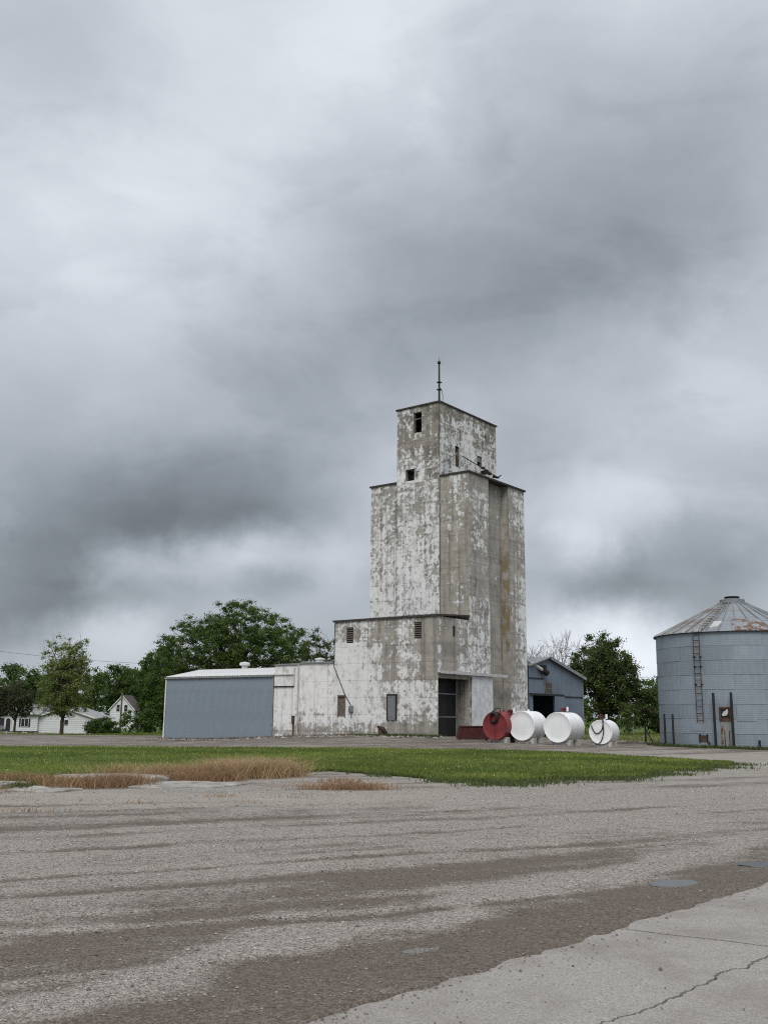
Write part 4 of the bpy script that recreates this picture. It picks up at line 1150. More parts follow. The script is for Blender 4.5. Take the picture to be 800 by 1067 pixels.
# patch sheet, hatch, outlets at the foot
def cyl_box(name, a0, a1, z0, z1, out, mat, parent=gb, inn=.0):
    n = max(1, int((a1 - a0) / 4)); mb = MB()
    pol = [oncyl(a0 + (a1 - a0) * k / n, CR + inn, 0)[:2] for k in range(n + 1)] + [oncyl(a1 - (a1 - a0) * k / n, CR + out, 0)[:2] for k in range(n + 1)]
    mb.hexa(pol[::-1], z0, z1)
    return mb.build(name, mat, parent)
cyl_box('patch', -144, -133.2, .95, 1.48, .045, M['bin_wall'])
ht = cyl_box('hatch', -137, -132.2, .38, .72, .06, M['rusty'])
cyl_box('hatch_rim', -137.8, -137, .32, .78, .08, M['iron'], ht); cyl_box('hatch_rim', -132.2, -131.4, .32, .78, .08, M['iron'], ht)
cyl_box('panel', -111.2, -98, 1.52, 2.3, .035, M['bin_wall'])
MB().tube([oncyl(-97.8, CR + .12, .0), oncyl(-97.8, CR + .12, .5)], .06, 6).build('outlet_pipe', M['iron'], gb)
MB().tube([oncyl(-130.3, CR + .12, .0), oncyl(-130.3, CR + .12, .35)], .05, 6).build('outlet_pipe', M['iron'], gb)
MB().box(*[*oncyl(-146, CR + .05, -.02)][:2], -.02, oncyl(-146, CR + .05, 0)[0] + .35, oncyl(-146, CR + .05, 0)[1] + .2, .14).build('outlet', M['iron'], gb)
MB().lathe([(CR + .12, -.3), (CR + .12, .03), (CR - .05, .04)], 60).build('foundation', M['concrete'], gb)
# bin door: rusty frame with a torn white sheet, steel door below
bd = cyl_box('bin_door', -122.2, -114.6, .12, 1.5, .05, M['bin_door'])
for (a0, a1, z0, z1) in ((-122.6, -121.6, 1.5, 2.3), (-115.9, -114.9, 1.5, 2.3), (-121.6, -115.9, 2.2, 2.3), (-122.6, -114.9, 1.5, 1.68)):
    cyl_box('door_frame', a0, a1, z0, z1, .09, M['rusty'], bd)
cyl_box('dark_opening', -121.6, -115.9, 1.68, 2.2, .03, M['iron'], bd)
tw = MB(); pol = [(-121.0, 1.86), (-119.6, 2.05), (-118.6, 2.06), (-117.9, 2.16), (-116.6, 2.15), (-116.7, 1.98), (-117.5, 1.84), (-120.2, 1.78)]
i0 = len(tw.v)
tw.v += [oncyl(a, CR + .05, z) for a, z in pol] + [oncyl(a, CR + .075, z) for a, z in pol]
tw.f += [tuple(range(8)), tuple(range(15, 7, -1))] + [(k, (k + 1) % 8, 8 + (k + 1) % 8, 8 + k) for k in range(8)]
tw.build('torn_sheet', M['pale_steel'], bd)
cyl_box('door_seam', -119.9, -119.5, .12, 1.0, .07, M['iron'], bd); cyl_box('door_seam', -116.9, -116.5, .12, 1.0, .07, M['iron'], bd)

# steel posts standing in front of the bin
def post(label, x, y, h, r, cap=True):
    z = H(x, y)
    o = MB().tube([(0, 0, -.2), (0, 0, h - .02), (0, 0, h)], [r, r, r * .6], 8).build('steel_post', M['iron'], None, 40)
    o.location = (x, y, z)
    MB().lathe([(r * 1.5, -.02), (r * 1.5, .06), (r, .08)], 10).build('collar', M['iron'], o, 40)
    tag(o, label, 'post', 'steel posts in front of the grain bin')
post('tall dark steel post left of the rusty bin door', CX + math.cos(rad(-125)) * (CR + .35), CY + math.sin(rad(-125)) * (CR + .35), 3.05, .075)
post('tall dark steel post right of the rusty bin door', CX + math.cos(rad(-113.9)) * (CR + .35), CY + math.sin(rad(-113.9)) * (CR + .35), 3.08, .075)
post('short dark post at the left side of the bin', CX + math.cos(rad(-165)) * (CR + .42), CY + math.sin(rad(-165)) * (CR + .42), 1.85, .06)
post('second short dark post beside the bin, nearer the ladder', CX + math.cos(rad(-156)) * (CR + .42), CY + math.sin(rad(-156)) * (CR + .42), 1.85, .06)
# braced fence post between tanks and bin
fp = MB().tube([(0, 0, -.2), (0, 0, 1.25)], .06, 8).build('fence_post', M['iron'], None, 40); fp.location = (17.3, 65.8, H(17.3, 65.8))
MB().tube([(0.02, 0, .85), (.45, -.25, -.05)], .04, 6).build('brace', M['iron'], fp)
tag(fp, 'short dark fence post with diagonal brace between tanks and bin', 'post')
# sleepers / debris strip along the far edge of the drive
db = MB(); r_ = random.Random(4)
x = 13.2
while x < 19.6:
    w_ = r_.uniform(.5, 1.4); yb = 63.2 + (x - 13.2) * -.05 + r_.uniform(-.15, .15)
    db.hexa([(x, yb), (x + w_, yb + r_.uniform(-.1, .1)), (x + w_, yb + .25), (x, yb + .25)], H(x, yb) - .02, H(x, yb) + r_.uniform(.06, .16)); x += w_ * .9
db = db.build('debris_strip', M['timber']); tag(db, 'low strip of dark debris along the drive beside the bin', 'debris', kind='stuff')
# lamp on a pole by the far trees
lp = MB().tube([(0, 0, -.2), (0, 0, 1.75)], .045, 6).build('lamp_post', M['grey_trim'], None, 40); lp.location = (25.6, 102, H(25.6, 102))
MB().lathe([(.03, 1.72), (.13, 1.82), (.16, 1.95), (.11, 2.08), (.02, 2.12)], 12).build('globe', M['lamp'], lp, 60)
tag(lp, 'small globe lamp on a thin pole before the far trees', 'lamp')

# ------------------------------------------------------------------ fuel tanks
def tank(name, label, x, y, deg, dia, length, mat, lift=.15):
    """end centre ground point (x, y); axis recedes at deg right of straight ahead"""
    t = thing(name, label, 'fuel tank', (x, y, H(x, y)), -rad(deg), 'fuel tanks in a row beside the elevator')
    R_ = dia / 2; zc = lift + R_; n = 40
    mb = MB()
    prof = [(.0, R_ * .0), (.0, R_ - .02), (.018, R_), (length - .018, R_), (length, R_ - .02)]
    rings = []
    for (yv, rr) in prof[1:]:
        rings.append(len(mb.v))
        for j in range(n):
            a = 2 * math.pi * j / n
            mb.v.append((rr * math.cos(a), yv, zc + rr * math.sin(a)))
    for q in range(len(rings) - 1):
        for j in range(n):
            mb.f.append((rings[q] + j, rings[q] + (j + 1) % n, rings[q + 1] + (j + 1) % n, rings[q + 1] + j))
    mb.f.append(tuple(range(rings[-1], rings[-1] + n)))
    mb.build('shell', mat, t, 35)
    # slightly dished end plate, set in behind a rim
    ep = MB()
    for rr, yy_ in ((R_ - .02, .0), (R_ - .035, .012), (R_ * .6, .006), (R_ * .25, .004)):
        for j in range(n):
            a = 2 * math.pi * j / n
            ep.v.append((rr * math.cos(a), yy_, zc + rr * math.sin(a)))
    for q in range(3):
        for j in range(n): ep.f.append((q * n + j, q * n + (j + 1) % n, (q + 1) * n + (j + 1) % n, (q + 1) * n + j))
    ep.f.append(tuple(range(3 * n, 4 * n)))
    ep.build('end_plate', mat, t, 50)
    for yv in (length * .35, length * .68):
        wm = MB(); i_ = 0
        for yq, rr in ((yv - .012, R_ - .004), (yv - .006, R_ + .006), (yv + .006, R_ + .006), (yv + .012, R_ - .004)):
            for j in range(n):
                a = 2 * math.pi * j / n
                wm.v.append((rr * math.cos(a), yq, zc + rr * math.sin(a)))
        for q in range(3):
            for j in range(n): wm.f.append((q * n + j, q * n + (j + 1) % n, (q + 1) * n + (j + 1) % n, (q + 1) * n + j))
        wm.build('weld_seam', mat, t, 40)
    for yv in (length * .22, length * .8):
        MB().box(-R_ * .6, yv - .2, -.1, R_ * .8, yv + .2, lift + R_ * .22).build('saddle_block', M['concrete'], t)
    for sx in (-.5, .5):
        MB().box(sx * R_ - .05, .1, -.05, sx * R_ + .05, length - .1, .10).build('skid', M['grey_steel'], t)
    MB().tube([(0, length * .55, zc + R_ - .02), (0, length * .55, zc + R_ + .10)], .07, 10).build('filler_cap', mat, t, 40)
    return t, R_, zc
def pump(t, x, y, z, lamp=True):
    p = MB().box(x - .10, y - .10, z + .06, x + .10, y + .10, z + .26).tube([(x, y, z - .04), (x, y, z + .08)], .05, 8).build('pump', M['pump_red'], t)
    MB().tube([(x - .24, y, z + .16), (x + .2, y, z + .16)], .07, 10).build('motor', M['pump_red'], p, 40)
    MB().tube([(x + .25, y - .1, z + .06), (x + .25, y - .1, z + .32)], .065, 10).build('filter', M['lamp'], p, 40)
def hose(t, pts, name='hose', r=.028):
    # smooth curve through the points
    P_ = [Vector(p) for p in pts]; out = []
    for i in range(len(P_) - 1):
        p0, p1, p2, p3 = P_[max(i - 1, 0)], P_[i], P_[i + 1], P_[min(i + 2, len(P_) - 1)]
        for k in range(8):
            u = k / 8
            out.append(.5 * ((2 * p1) + (p2 - p0) * u + (2 * p0 - 5 * p1 + 4 * p2 - p3) * u * u + (3 * p1 - p0 - 3 * p2 + p3) * u ** 3))
    out.append(P_[-1])
    MB().tube(out, r, 7).build(name, M['black'], t, 60)
tr, R_, zc = tank('fuel_tank', 'red fuel tank with a coiled hose on its end', 6.98, 61.9, 36, 1.74, 2.1, M['tank_red'])
top = zc + R_
for k in range(4):
    cpts = []
    for j in range(13):
        a = 2 * math.pi * j / 12
        cpts.append((-.02 + (.30 - .03 * k) * math.cos(a + k), -.06 - .035 * k, top - .38 + (.36 - .03 * k) * math.sin(a + k)))
    hose(tr, cpts, 'hose_coil', .034)
hose(tr, [(.3, -.08, top - .3), (.42, .0, top + .12), (.2, .1, top + .2), (-.1, .05, top + .05), (-.25, -.05, top - .1)])
pump(tr, .55, 1.1, top - .14)
MB().tube([(0, -.03, zc - .8), (0, -.03, zc + .25)], .018, 5).build('seam_rod', M['rusty'], tr)
tw1, R_, zc = tank('fuel_tank', 'large white fuel tank next to the red tank', 8.57, 61.45, 36, 1.79, 1.72, M['tank_white'])
tw2, R_, zc = tank('fuel_tank', 'large white fuel tank with a red pump on top', 10.34, 59.05, 35, 1.76, 1.95, M['tank_white'])
pump(tw2, .02, 1.0, zc + R_)
tw3, R_, zc = tank('fuel_tank', 'small white fuel tank with black hose looped over its end', 12.42, 56.95, 29, 1.36, 1.5, M['tank_white'])
pump(tw3, .05, .35, zc + R_)
top = zc + R_
hose(tw3, [(.1, .25, top + .2), (.16, -.06, top - .02), (.2, -.07, top - .6), (.08, -.07, top - 1.1), (-.12, -.07, top - 1.33), (-.3, -.06, top - 1.35)])
hose(tw3, [(.12, .2, top + .15), (.18, -.05, top - .1), (.12, -.06, top - .5), (-.1, -.06, top - .74), (-.3, -.06, top - .72), (-.46, -.05, top - .45), (-.5, -.04, top - .3)])

# dark red steel trough by the doorway
rt = thing('steel_trough', 'dark red steel trough on the ground beside the doorway', 'trough', (6.0, 65.2, H(6.0, 65.2)), rad(4))
pr = [(-1.15, .12), (-.95, .85), (1.35, .85), (1.35, .06)]
for yy_, nm in ((-.35, 'side_plate'), (.35, 'side_plate')):
    mb = MB(); i0 = 0
    mb.v = [(x_, yy_, z_) for x_, z_ in pr] + [(x_, yy_ + .03, z_) for x_, z_ in pr]
    mb.f = [(0, 1, 2, 3), (7, 6, 5, 4)] + [(k, (k + 1) % 4, 4 + (k + 1) % 4, 4 + k) for k in range(4)]
    mb.build(nm, M['dark_red'], rt)
MB().box(-1.1, -.32, .06, 1.32, .35, .14).build('floor_plate', M['dark_red'], rt)
MB().quad((-1.15, -.33, .12), (-1.15, .36, .12), (-.95, .36, .83), (-.95, -.33, .83)).build('end_plate', M['dark_red'], rt)
MB().box(1.30, -.32, .1, 1.34, .35, .83).build('end_plate', M['dark_red'], rt)
MB().box(-1.0, -.40, .81, 1.37, -.355, .89).build('rim', M['dark_red'], rt)
for x_ in (-.8, .9):
    MB().box(x_ - .08, -.38, -.1, x_ + .08, .40, .07).build('skid', M['timber'], rt)

# scrap leaning at the annex foot, rubble and weeds along the walls
sx_, sy_ = BL(-.8, 4.1)
sc_ = thing('scrap_metal', 'rusty scrap piece leaning at the foot of the annex wall', 'scrap', (sx_, sy_, H(sx_, sy_)), rad(20))
MB().hexa([(-.35, -.05), (.05, -.05), (.35, .05), (-.05, .05)], [.0, .0, .0, .0], [.75, .6, .1, .2]).build('plate', M['rusty'], sc_)
MB().tube([(-.4, 0, .7), (.45, -.1, .0)], .06, 6).build('bar', M['iron'], sc_)
MB().tube([(-.3, .1, .72), (.1, .1, .62), (.5, .1, .05)], .05, 6).build('bar', M['rusty'], sc_)
pts = np.array([BL(a, b) for a, b in zip(RNG.normal(-.8, .5, 4200), RNG.uniform(-1.0, 28.0, 4200))])
sz = np.clip(RNG.lognormal(math.log(.06), .5, len(pts)), .03, .22)
rb = stones('rubble', pts[:, 0], pts[:, 1], hgt(pts[:, 0], pts[:, 1]), sz, M['stone'], 6, RNG.normal(.34, .26, len(pts)))
tag(rb, 'broken grey rubble along the foot of the white walls', 'rubble', kind='stuff')
n = 4200
ab = [(a, b) for a, b in zip(RNG.normal(-.7, .3, n), np.concatenate([RNG.uniform(-.6, 3.6, n * 2 // 3), RNG.uniform(3.5, 7, n - n * 2 // 3)]))]
pts = np.array([BL(a, b) for a, b in ab])
wd_ = blades('wall_weeds', pts[:, 0], pts[:, 1], hgt(pts[:, 0], pts[:, 1]), .19, .035, M['weed'], seed=31, tintbase=.5 + (fbm(pts[:, 0] * 2, pts[:, 1] * 2, 2) - .5))
tag(wd_, 'green weeds growing along the foot of the annex wall', 'weeds', kind='stuff')
n = 2600
ab = [(a, b) for a, b in zip(RNG.normal(-.6, .3, n), RNG.uniform(7, 28, n))]
pts = np.array([BL(a, b) for a, b in ab])
wd_ = blades('dry_wall_weeds', pts[:, 0], pts[:, 1], hgt(pts[:, 0], pts[:, 1]), .2, .04, M['straw_grey'], seed=32)
tag(wd_, 'dry low weeds along the foot of the low building and shed', 'weeds', kind='stuff')
n = 2600
an_ = rad(1) * RNG.uniform(-185, -85, n)
bx_, by_ = CX + np.cos(an_) * (CR + RNG.uniform(.2, .9, n)), CY + np.sin(an_) * (CR + RNG.uniform(.2, .9, n))
wb = blades('bin_weeds', bx_, by_, hgt(bx_, by_), .17, .035, M['weed'], seed=33)
tag(wb, 'short weeds around the foot of the grain bin', 'weeds', kind='stuff')
# gravel heap at the far left
n = 1500
hx_, hy_ = RNG.normal(-46, 5.0, n), RNG.normal(105.5, 2.2, n)
hp = stones('gravel_heap', hx_, hy_, hgt(hx_, hy_) + .02, np.clip(RNG.lognormal(math.log(.07), .5, n), .03, .22), M['stone'], 9, RNG.normal(.35, .2, n))
tag(hp, 'low grey heap of rubble before the houses at far left', 'rubble', kind='stuff')

# ------------------------------------------------------------------ houses at the far left
HZ = -1.3
def siding_wall(mb, x0, x1, y, z0, z1, n):
    for k in range(n):
        a = z0 + (z1 - z0) * k / n; b = z0 + (z1 - z0) * (k + 1) / n
        mb.quad((x0, y - .03, a), (x1, y - .03, a), (x1, y, b), (x0, y, b))
        mb.quad((x0, y - .03, a), (x1, y - .03, a), (x1, y, a), (x0, y, a))
ga = thing('garage', 'white sided low gabled garage behind the pale green tree', 'garage', (-44.4, 140, HZ - .1))
g0, g1, ge, gp, gd = -4.0, 4.2, 2.35, 3.7, 9.0
mb = MB(); siding_wall(mb, g0, g1, 0, 0, ge, 9)
mb.quad((g0, -.015, ge), (g1, -.015, ge), (0, -.015, gp - .06)); mb.build('front_wall', M['siding'], ga)
MB().quad((g1, 0, 0), (g1, gd, 0), (g1, gd, ge), (g1, 0, ge)).quad((g0, 0, 0), (g0, gd, 0), (g0, gd, ge), (g0, 0, ge)).quad((g0, gd, 0), (g1, gd, 0), (g1, gd, ge), (0, gd, gp - .06), (g0, gd, ge)).build('wall', M['siding'], ga)
for s_ in (-1, 1):
    xe = g1 + .5 if s_ > 0 else g0 - .5; ze = ge - .15
    MB().hexa([(0, -.35), (xe, -.35), (xe, gd + .3), (0, gd + .3)], [gp, ze, ze, gp], [gp + .12, ze + .12, ze + .12, gp + .12]).build('roof', M['roof_pale'], ga)
    MB().hexa([(0, -.40), (xe, -.40), (xe, -.35), (0, -.35)], [gp - .12, ze - .1, ze - .1, gp - .12], [gp + .1, ze + .1, ze + .1, gp + .1]).build('fascia', M['white_trim'], ga)
wv_o = MB().box(-.5, -.05, 1.35, .6, -.035, 2.0).build('window', M['window_dark'], ga)
MB().box(-.56, -.08, 1.30, -.5, -.04, 2.06).box(.6, -.08, 1.30, .66, -.04, 2.06).box(-.5, -.08, 2.0, .6, -.04, 2.06).box(-.5, -.08, 1.29, .6, -.04, 1.35).box(.02, -.08, 1.35, .08, -.04, 2.0).build('frame', M['white_trim'], wv_o)
MB().box(g1 + .35, -.2, 0, g1 + .47, -.08, ge - .2).build('porch_post', M['timber'], ga)
MB().box(g1 + .02, -.1, 0, g1 + .30, .6, ge - .25).build('side_door', M['red_brown'], ga)

hs = thing('house', 'white sided house with small front gable at far left edge', 'house', (-49.6, 139.5, HZ))
mb = MB(); siding_wall(mb, -8.5, 1.7, 0, .35, 2.65, 9); mb.build('front_wall', M['siding'], hs)
MB().quad((1.7, 0, .35), (1.7, 7, .35), (1.7, 7, 2.65), (1.7, 3.5, 3.9), (1.7, 0, 2.65)).quad((-8.5, 0, .35), (-8.5, 7, .35), (-8.5, 7, 2.65), (-8.5, 3.5, 3.9), (-8.5, 0, 2.65)).quad((-8.5, 7, .35), (1.7, 7, .35), (1.7, 7, 2.65), (-8.5, 7, 2.65)).build('wall', M['siding'], hs)
MB().hexa([(-8.9, -.4), (2.1, -.4), (2.1, 3.5), (-8.9, 3.5)], [2.55, 2.55, 3.95, 3.95], [2.68, 2.68, 4.08, 4.08]).build('roof', M['roof_pale'], hs)
MB().hexa([(-8.9, 3.5), (2.1, 3.5), (2.1, 7.4), (-8.9, 7.4)], [3.95, 3.95, 2.55, 2.55], [4.08, 4.08, 2.68, 2.68]).build('roof', M['roof_pale'], hs)
gbm = MB(); gbm.quad((-1.15, -.5, 2.72), (1.25, -.5, 2.72), (.05, -.5, 3.95)); gm_ = gbm.build('front_gable', M['siding'], hs)
for s_ in (-1, 1):
    MB().hexa([(.05, -.7), (.05 + s_ * 1.45, -.7), (.05 + s_ * 1.45, 3.0), (.05, 3.0)], [4.0, 2.55, 2.55, 4.0], [4.1, 2.65, 2.65, 4.1]).build('gable_roof', M['roof_pale'], gm_)
MB().box(-1.2, -.54, 2.60, 1.3, -.46, 2.72).build('gable_trim', M['white_trim'], gm_)
def hwin(p, x0, x1, z0, z1, y=-.05):
    w = MB().box(x0, y - .01, z0, x1, y + .01, z1).build('window', M['window_dark'], p)
    MB().box(x0 - .3, y - .02, z0 - .05, x0 - .06, y + .02, z1 + .05).build('shutter', M['shutter'], w)
    MB().box(x1 + .06, y - .02, z0 - .05, x1 + .3, y + .02, z1 + .05).build('shutter', M['shutter'], w)
    mb = MB().box(x0 - .06, y - .03, z0, x0, y + .02, z1).box(x1, y - .03, z0, x1 + .06, y + .02, z1).box(x0 - .06, y - .03, z1, x1 + .06, y + .02, z1 + .06).box(x0 - .06, y - .03, z0 - .06, x1 + .06, y + .02, z0)
    mb.box((x0 + x1) / 2 - .03, y - .03, z0, (x0 + x1) / 2 + .03, y + .02, z1)
    mb.build('frame', M['white_trim'], w)
hwin(hs, -.55, .4, .95, 2.0)
hwin(hs, -5.6, -4.6, .95, 2.0)
ar = MB(); arc = [(.30 * math.cos(a), .30 * math.sin(a)) for a in np.linspace(0, math.pi, 9)]
ar.quad(*[(-2.35 + x_, -.06, z_) for x_, z_ in [(.30, .3), (.30, 1.75)] + [(x_, 1.75 + z_) for x_, z_ in arc[1:-1]] + [(-.30, 1.75), (-.30, .3)]])
dr = ar.build('door', M['shutter'], hs)
at_ = MB(); at_.tube([(-2.35 + .36 * math.cos(a), -.09, 1.75 + .36 * math.sin(a)) for a in np.linspace(0, math.pi, 11)], .06, 6); at_.box(-2.77, -.12, .3, -2.68, -.04, 1.75).box(-2.02, -.12, .3, -1.93, -.04, 1.75); at_.build('door_frame', M['white_trim'], dr)
MB().box(-3.6, -.09, .4, -2.95, -.05, 2.1).build('porch_opening', M['shutter'], hs)
MB().box(-1.4, -.12, -.35, 1.72, -.02, .34).build('skirting', M['red_brown'], hs)
MB().box(-8.5, -.02, -.4, 1.7, 7, .34).build('foundation', M['timber'], hs)

gh = thing('gabled_house', 'far white gabled house with dark roof among the trees', 'house', (-57.2, 220, -2.2))
gw, gz, gpk = 2.6, 4.7, 7.6
mb = MB(); siding_wall(mb, -gw, gw, 0, 0, gz, 12)
mb.quad((-gw, -.015, gz), (gw, -.015, gz), (0, -.015, gpk - .1)); mb.build('front_wall', M['siding'], gh)
MB().quad((gw, 0, 0), (gw, 8, 0), (gw, 8, gz), (gw, 0, gz)).quad((-gw, 0, 0), (-gw, 8, 0), (-gw, 8, gz), (-gw, 0, gz)).quad((-gw, 8, 0), (gw, 8, 0), (gw, 8, gz), (0, 8, gpk - .1), (-gw, 8, gz)).build('wall', M['siding'], gh)
for s_ in (-1, 1):
    MB().hexa([(0, -.3), (s_ * (gw + .35), -.3), (s_ * (gw + .35), 8.3), (0, 8.3)], [gpk, gz - .4, gz - .4, gpk], [gpk + .15, gz - .25, gz - .25, gpk + .15]).build('roof', M['house_roof'], gh)
    MB().hexa([(0, -.36), (s_ * (gw + .35), -.36), (s_ * (gw + .35), -.3), (0, -.3)], [gpk - .12, gz - .5, gz - .5, gpk - .12], [gpk + .1, gz - .25, gz - .25, gpk + .1]).build('fascia', M['white_trim'], gh)
MB().hexa([(gw, 2), (gw + 3.2, 2), (gw + 3.2, 7.5), (gw, 7.5)], [gz - 1] * 4, [gpk - 1.6, gpk - 1.6, gpk - 1.6, gpk - 1.6]).build('side_wing', M['house_roof'], gh)
for x_ in (-.85, .85):
    w = MB().box(x_ - .35, -.06, 4.15, x_ + .35, -.045, 5.55).build('window', M['window_dark'], gh)
    MB().box(x_ - .42, -.09, 4.08, x_ - .35, -.04, 5.62).box(x_ + .35, -.09, 4.08, x_ + .42, -.04, 5.62).box(x_ - .35, -.09, 5.55, x_ + .35, -.04, 5.62).box(x_ - .35, -.09, 4.82, x_ + .35, -.065, 4.88).build('frame', M['white_trim'], w)

# parked car, mostly out of the frame at the left
cr = thing('parked_car', 'grey car parked before the house at the left picture edge', 'car', (-53.6, 136.5, H(-53.6, 136.5)), 0)
prof = [(-2.1, .35), (-2.15, .75), (-1.95, .95), (-1.35, 1.0), (-.75, 1.42), (.55, 1.45), (1.25, 1.0), (1.95, .9), (2.1, .65), (2.08, .35)]
mb = MB(); n_ = len(prof)
wd = [.82 if z < 1.1 else .66 for x_, z in prof]
mb.v = [(x_, -w_, z) for (x_, z), w_ in zip(prof, wd)] + [(x_, w_, z) for (x_, z), w_ in zip(prof, wd)]
mb.f = [tuple(range(n_)), tuple(range(2 * n_ - 1, n_ - 1, -1))] + [(k, (k + 1) % n_, n_ + (k + 1) % n_, n_ + k) for k in range(n_)]
mb.build('body', M['car_paint'], cr, bevel=.05)
MB().quad((-.70, -.70, 1.37), (.48, -.70, 1.39), (1.0, -.79, 1.05), (-1.1, -.79, 1.05)).build('side_window', M['window_dark'], cr)
MB().quad((.62, -.55, 1.43), (.62, .55, 1.43), (1.22, .68, 1.04), (1.22, -.68, 1.04)).build('windscreen', M['window_dark'], cr)
for x_ in (-1.3, 1.3):
    for y_ in (-.8, .8):
        w = MB().tube([(x_, y_ - .1, .33), (x_, y_ + .1, .33)], .33, 18).build('wheel', M['tyre'], cr, 40)
        MB().tube([(x_, y_ - .12, .33), (x_, y_ + .12, .33)], .19, 12).build('rim', M['rim'], w, 40)
for y_ in (-.6, .6):
    MB().box(2.05, y_ - .17, .62, 2.12, y_ + .17, .78).build('headlight', M['lamp'], cr)

# ------------------------------------------------------------------ pole and overhead wire
up = MB().tube([(0, 0, -.5), (0, 0, 5.25)], [.14, .10], 8).build('utility_pole', M['timber'], None, 40); up.location = (-32.6, 125, H(-32.6, 125))
tag(up, 'short dark wooden pole in front of the far gabled house', 'pole')
wp = MB().tube([(0, 0, -.5), (0, 0, 8.6)], [.16, .11], 8).build('utility_pole', M['timber'], None, 40); wp.location = (-40, 80, H(-40, 80))
tag(wp, 'tall wooden utility pole outside the left picture edge', 'pole')
MB().box(-.06, -1.0, 7.7, .06, 1.0, 7.85).build('crossarm', M['timber'], wp)
ex_, ey_ = BL(-.1, 15.3)
A_ = Vector((-40, 80, H(-40, 80) + 8.3)); B_ = Vector((ex_, ey_, 5.5))
wire = [A_.lerp(B_, k / 24) - Vector((0, 0, .85 * 4 * (k / 24) * (1 - k / 24))) for k in range(25)]
ow = MB().tube(wire, .011, 5).build('overhead_wire', M['iron'])
tag(ow, 'thin dark overhead wire crossing the sky to the low building', 'wire')

# ------------------------------------------------------------------ trees
def branch(mb, p0, p1, r0, r1, rng, bend=.12, n=5, seg=5):
    p0 = Vector(p0); p1 = Vector(p1); L = (p1 - p0).length
    off = Vector((rng.normal(), rng.normal(), rng.normal() * .5 + .8)) * L * bend
    pts = []; rs = []
    for k in range(seg + 1):
        u = k / seg
        pts.append(p0.lerp(p1, u) + off * math.sin(math.pi * u)); rs.append(r0 + (r1 - r0) * u)
    mb.tube(pts, rs, n, caps=False)
    return pts
def leaves(C, R, per, size, rng, tint_c, squash=.8):
    n = len(C) * per
    c = np.repeat(C, per, 0); r = np.repeat(R, per)
    d = rng.normal(0, 1, (n, 3)); d /= np.linalg.norm(d, axis=1)[:, None] + 1e-9
    rr = r * np.minimum(np.abs(rng.normal(0, .62, n)), 1.05 + .15 * rng.random(n))
    p = c + d * rr[:, None] * np.array([1, 1, squash])
    # leaf frame: random, tipped to droop outwards
    a = rng.normal(0, 1, (n, 3)); a /= np.linalg.norm(a, axis=1)[:, None]
    nrm = d * .5 + rng.normal(0, .6, (n, 3)) + np.array([0, 0, .45]); nrm /= np.linalg.norm(nrm, axis=1)[:, None]
    u = np.cross(nrm, a); u /= np.linalg.norm(u, axis=1)[:, None] + 1e-9
    v = np.cross(nrm, u)
    s = size * (.6 + .8 * rng.random(n))[:, None]
    V = np.stack([p - u * s * .5, p + v * s * .32, p + u * s * .5, p - v * s * .32], 1)
    t = np.clip(np.repeat(tint_c, per) + rng.normal(0, .18, n), 0, 1)
    return V, np.repeat(t, 4)
def tree(name, label, cat, x, y, lobes, nclump, per, leaf, mat, trunk_r, crad=(.6, 1.2), seed=1, limbs=34, fork=.3, group=None, bark='bark', squash=.75, shell=.5, trunks=1):
    rng = np.random.default_rng(seed)
    z0 = H(x, y)
    t = thing(name, label, cat, (x, y, z0), 0, group)
    L = np.array(lobes, float)
    vol = L[:, 3] * L[:, 4] * L[:, 5]; pick = rng.choice(len(L), nclump, p=vol / vol.sum())
    d = rng.normal(0, 1, (nclump, 3)); d /= np.linalg.norm(d, axis=1)[:, None]
    rad_ = (shell ** 3 + (1 - shell ** 3) * rng.random(nclump)) ** (1 / 3)
    inner = rng.random(nclump) < .22
    rad_ = np.where(inner, rng.random(nclump) ** .5 * .7, rad_)
    C = L[pick, :3] + d * rad_[:, None] * L[pick, 3:6]
    C[:, 2] = np.maximum(C[:, 2], .3)
    R = rng.uniform(crad[0], crad[1], nclump)
    V, tint = leaves(C, R, per, leaf, rng, np.clip(rng.normal(.42, .27, nclump), 0, 1), squash)
    F = np.arange(len(V) * 4).reshape(-1, 4)
    link('crown', np_mesh('crown', V.reshape(-1, 3), F, mat, {'tint': tint}), t)
    mb = MB(); top = float(L[:, 2].max() + L[:, 5].max() * .3)
    fz = float((L[:, 2] - L[:, 5]).min()); fz = max(fz, top * fork * .5)
    for q in range(trunks):
        ox = (q - (trunks - 1) / 2) * trunk_r * 2.2
        tp = [Vector((ox, 0, -.3)), Vector((ox * 1.2, 0, fz * .6)), Vector((ox * 2 + rng.normal(0, .1), rng.normal(0, .1), fz + (top - fz) * .35)), Vector((ox * 3 + rng.normal(0, .3), rng.normal(0, .3), fz + (top - fz) * .75))]
        mb.tube(tp, [trunk_r * 1.25, trunk_r, trunk_r * .62, trunk_r * .22], 8, caps=False)
    for q in range(limbs):
        c = C[rng.integers(nclump)]
        u = rng.uniform(.0, .75); zf = fz * .75 + (top - fz) * .75 * u
        zf = min(zf, max(c[2] - .4, fz * .6))
        st_ = (0, 0, zf)
        pp = branch(mb, st_, c, trunk_r * (.45 - .3 * u), .025, rng, .10, 5, 5)
        for w_ in range(2):
            c2 = c + rng.normal(0, .45, 3)
            branch(mb, pp[3], c2, trunk_r * .13, .012, rng, .1, 4, 3)
    mb.build('trunk', M[bark], t, 60)
    return t
BG = 'trees behind the elevator'
